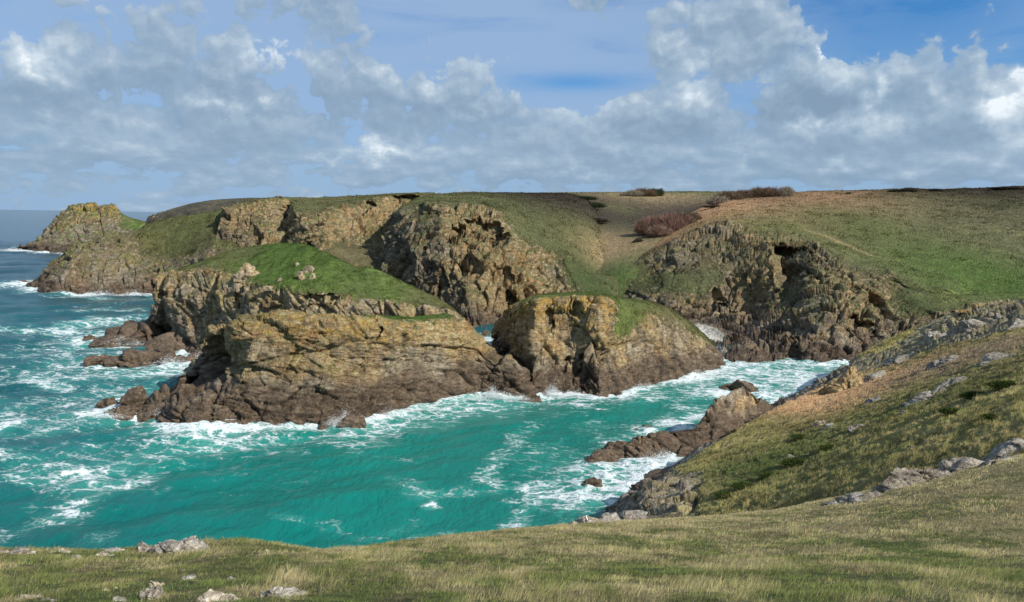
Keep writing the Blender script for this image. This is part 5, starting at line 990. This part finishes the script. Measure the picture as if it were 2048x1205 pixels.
LIGHTS = [(75, 120, 45, 30, .8), (580, 105, 60, 35, .5), (510, 95, 40, 25, .5), (430, 200, 30, 20, .8), (535, 200, 20, 15, .7), (790, 302, 60, 18, .7), (750, 290, 25, 18, .5), (265, 275, 60, 18, .35), (110, 265, 30, 15, .35), (1650, 108, 14, 10, 1.0), (1700, 108, 18, 6, .7),
          (1385, 165, 50, 45, .65), (1510, 165, 40, 25, .45), (1270, 90, 50, 35, .3), (1770, 175, 18, 20, .9), (1730, 195, 25, 10, .6), (2020, 235, 45, 40, .9), (1610, 245, 40, 10, .6), (1770, 250, 40, 20, .5), (880, 165, 25, 20, .4), (970, 140, 20, 20, .3), (1690, 335, 30, 15, .5), (2000, 325, 40, 15, .5), (1200, 355, 60, 10, .4),
          (660, 318, 20, 12, .6), (1850, 255, 30, 15, .4), (2040, 145, 12, 12, 1.0), (1490, 315, 15, 15, .5), (930, 240, 40, 14, .4),
          (450, 170, 190, 22, -.35), (1350, 255, 120, 25, -.35), (1700, 190, 120, 22, -.4), (1570, 215, 110, 20, -.3), (950, 215, 140, 20, -.3), (1950, 260, 160, 20, -.3), (60, 190, 110, 22, -.3), (700, 240, 250, 25, -.2)]
wn = t.node('ShaderNodeTexNoise', {'Vector': p0, 'Scale': 26, 'Detail': 5, 'Roughness': .6}, noise_dimensions='2D').outputs['Color']
pw = t.vm('ADD', p0, t.vm('SCALE', t.vm('SUBTRACT', wn, (.5, .5, .5)), .055))
Hh = None
for (bx, by, hw, hh, wgt) in LIGHTS:
    a0, e0 = azel(bx, by); dv = t.vm('MULTIPLY', t.vm('SUBTRACT', pw, (a0, e0, 0)), (FPX/hw, FPX/hh, 0))
    v = t.m('MULTIPLY', t.m('EXPONENT', t.m('MULTIPLY', t.vm('DOT_PRODUCT', dv, dv, out=1), -.8)), wgt)
    Hh = v if Hh is None else t.m('ADD', Hh, v)
lit = t.m('ADD', lit, t.m('MULTIPLY', Hh, .52))
ccol = t.ramp(t.m('ADD', lit, .38), [(.06, (.195, .275, .375)), (.34, (.245, .34, .445)), (.56, (.325, .42, .52)), (.80, (.50, .585, .655)), (1.0, (.80, .85, .88))])
# thin high veil
vn = t.noise(t.node('ShaderNodeMapping', {'Vector': p0, 'Rotation': (0, 0, .12), 'Scale': (3.0, 14, 1)}).outputs[0], 1.3, 6, .6, .4)
aw, ew = azel(1850, 20); dv = t.vm('MULTIPLY', t.vm('SUBTRACT', p0, (aw, ew, 0)), (4.6, 9.0, 0)); gap = t.m('EXPONENT', t.m('MULTIPLY', t.vm('DOT_PRODUCT', dv, dv, out=1), -1.0))
aw, ew = azel(1150, 165); dv = t.vm('MULTIPLY', t.vm('SUBTRACT', p0, (aw, ew, 0)), (12, 85, 0)); gap2 = t.m('EXPONENT', t.m('MULTIPLY', t.vm('DOT_PRODUCT', dv, dv, out=1), -1.0))
veil = t.m('SUBTRACT', t.ss(.08, .52, vn), t.m('ADD', t.m('MULTIPLY', gap, .85), t.m('MULTIPLY', gap2, .8)), clamp=True)
skyc = t.vm('MULTIPLY', t.vm('SCALE', sky.outputs[0], .085), (.34, .82, 1.25))
base = t.mix(t.m('MULTIPLY', veil, .85), skyc, (.285, .40, .58))
hzn = t.m('EXPONENT', t.m('MULTIPLY', t.m('MAXIMUM', el, 0.0), -16))
base = t.mix(t.m('MULTIPLY', hzn, .85), base, (.25, .375, .55))
ccol = t.mix(t.m('MULTIPLY', hzn, .45), ccol, (.27, .38, .51))
tot = t.mix(t.m('MULTIPLY', thick, t.lin(0, 1, hzn, .95, .75)), base, ccol)
bg = t.node('ShaderNodeBackground', {'Color': tot, 'Strength': 1.0})
# overhead, outside the banks of cumulus: broken thin cloud over blue
ovc = t.mix(.55, skyc, (.36, .44, .54)); bg2 = t.node('ShaderNodeBackground', {'Color': ovc, 'Strength': 1.0})
mxs = t.node('ShaderNodeMixShader', {0: t.ss(.38, .46, el), 1: bg.outputs[0], 2: bg2.outputs[0]})
ow = t.node('ShaderNodeOutputWorld'); t.l.new(mxs.outputs[0], ow.inputs[0])
world.cycles.sampling_method = 'NONE'
sc.view_settings.view_transform = 'Standard'; sc.view_settings.look = 'None'; sc.view_settings.exposure = .26; sc.view_settings.gamma = 1
sc.cycles.max_bounces = 5; sc.cycles.diffuse_bounces = 3; sc.cycles.use_adaptive_sampling = True
print('done', time.time()-T0)
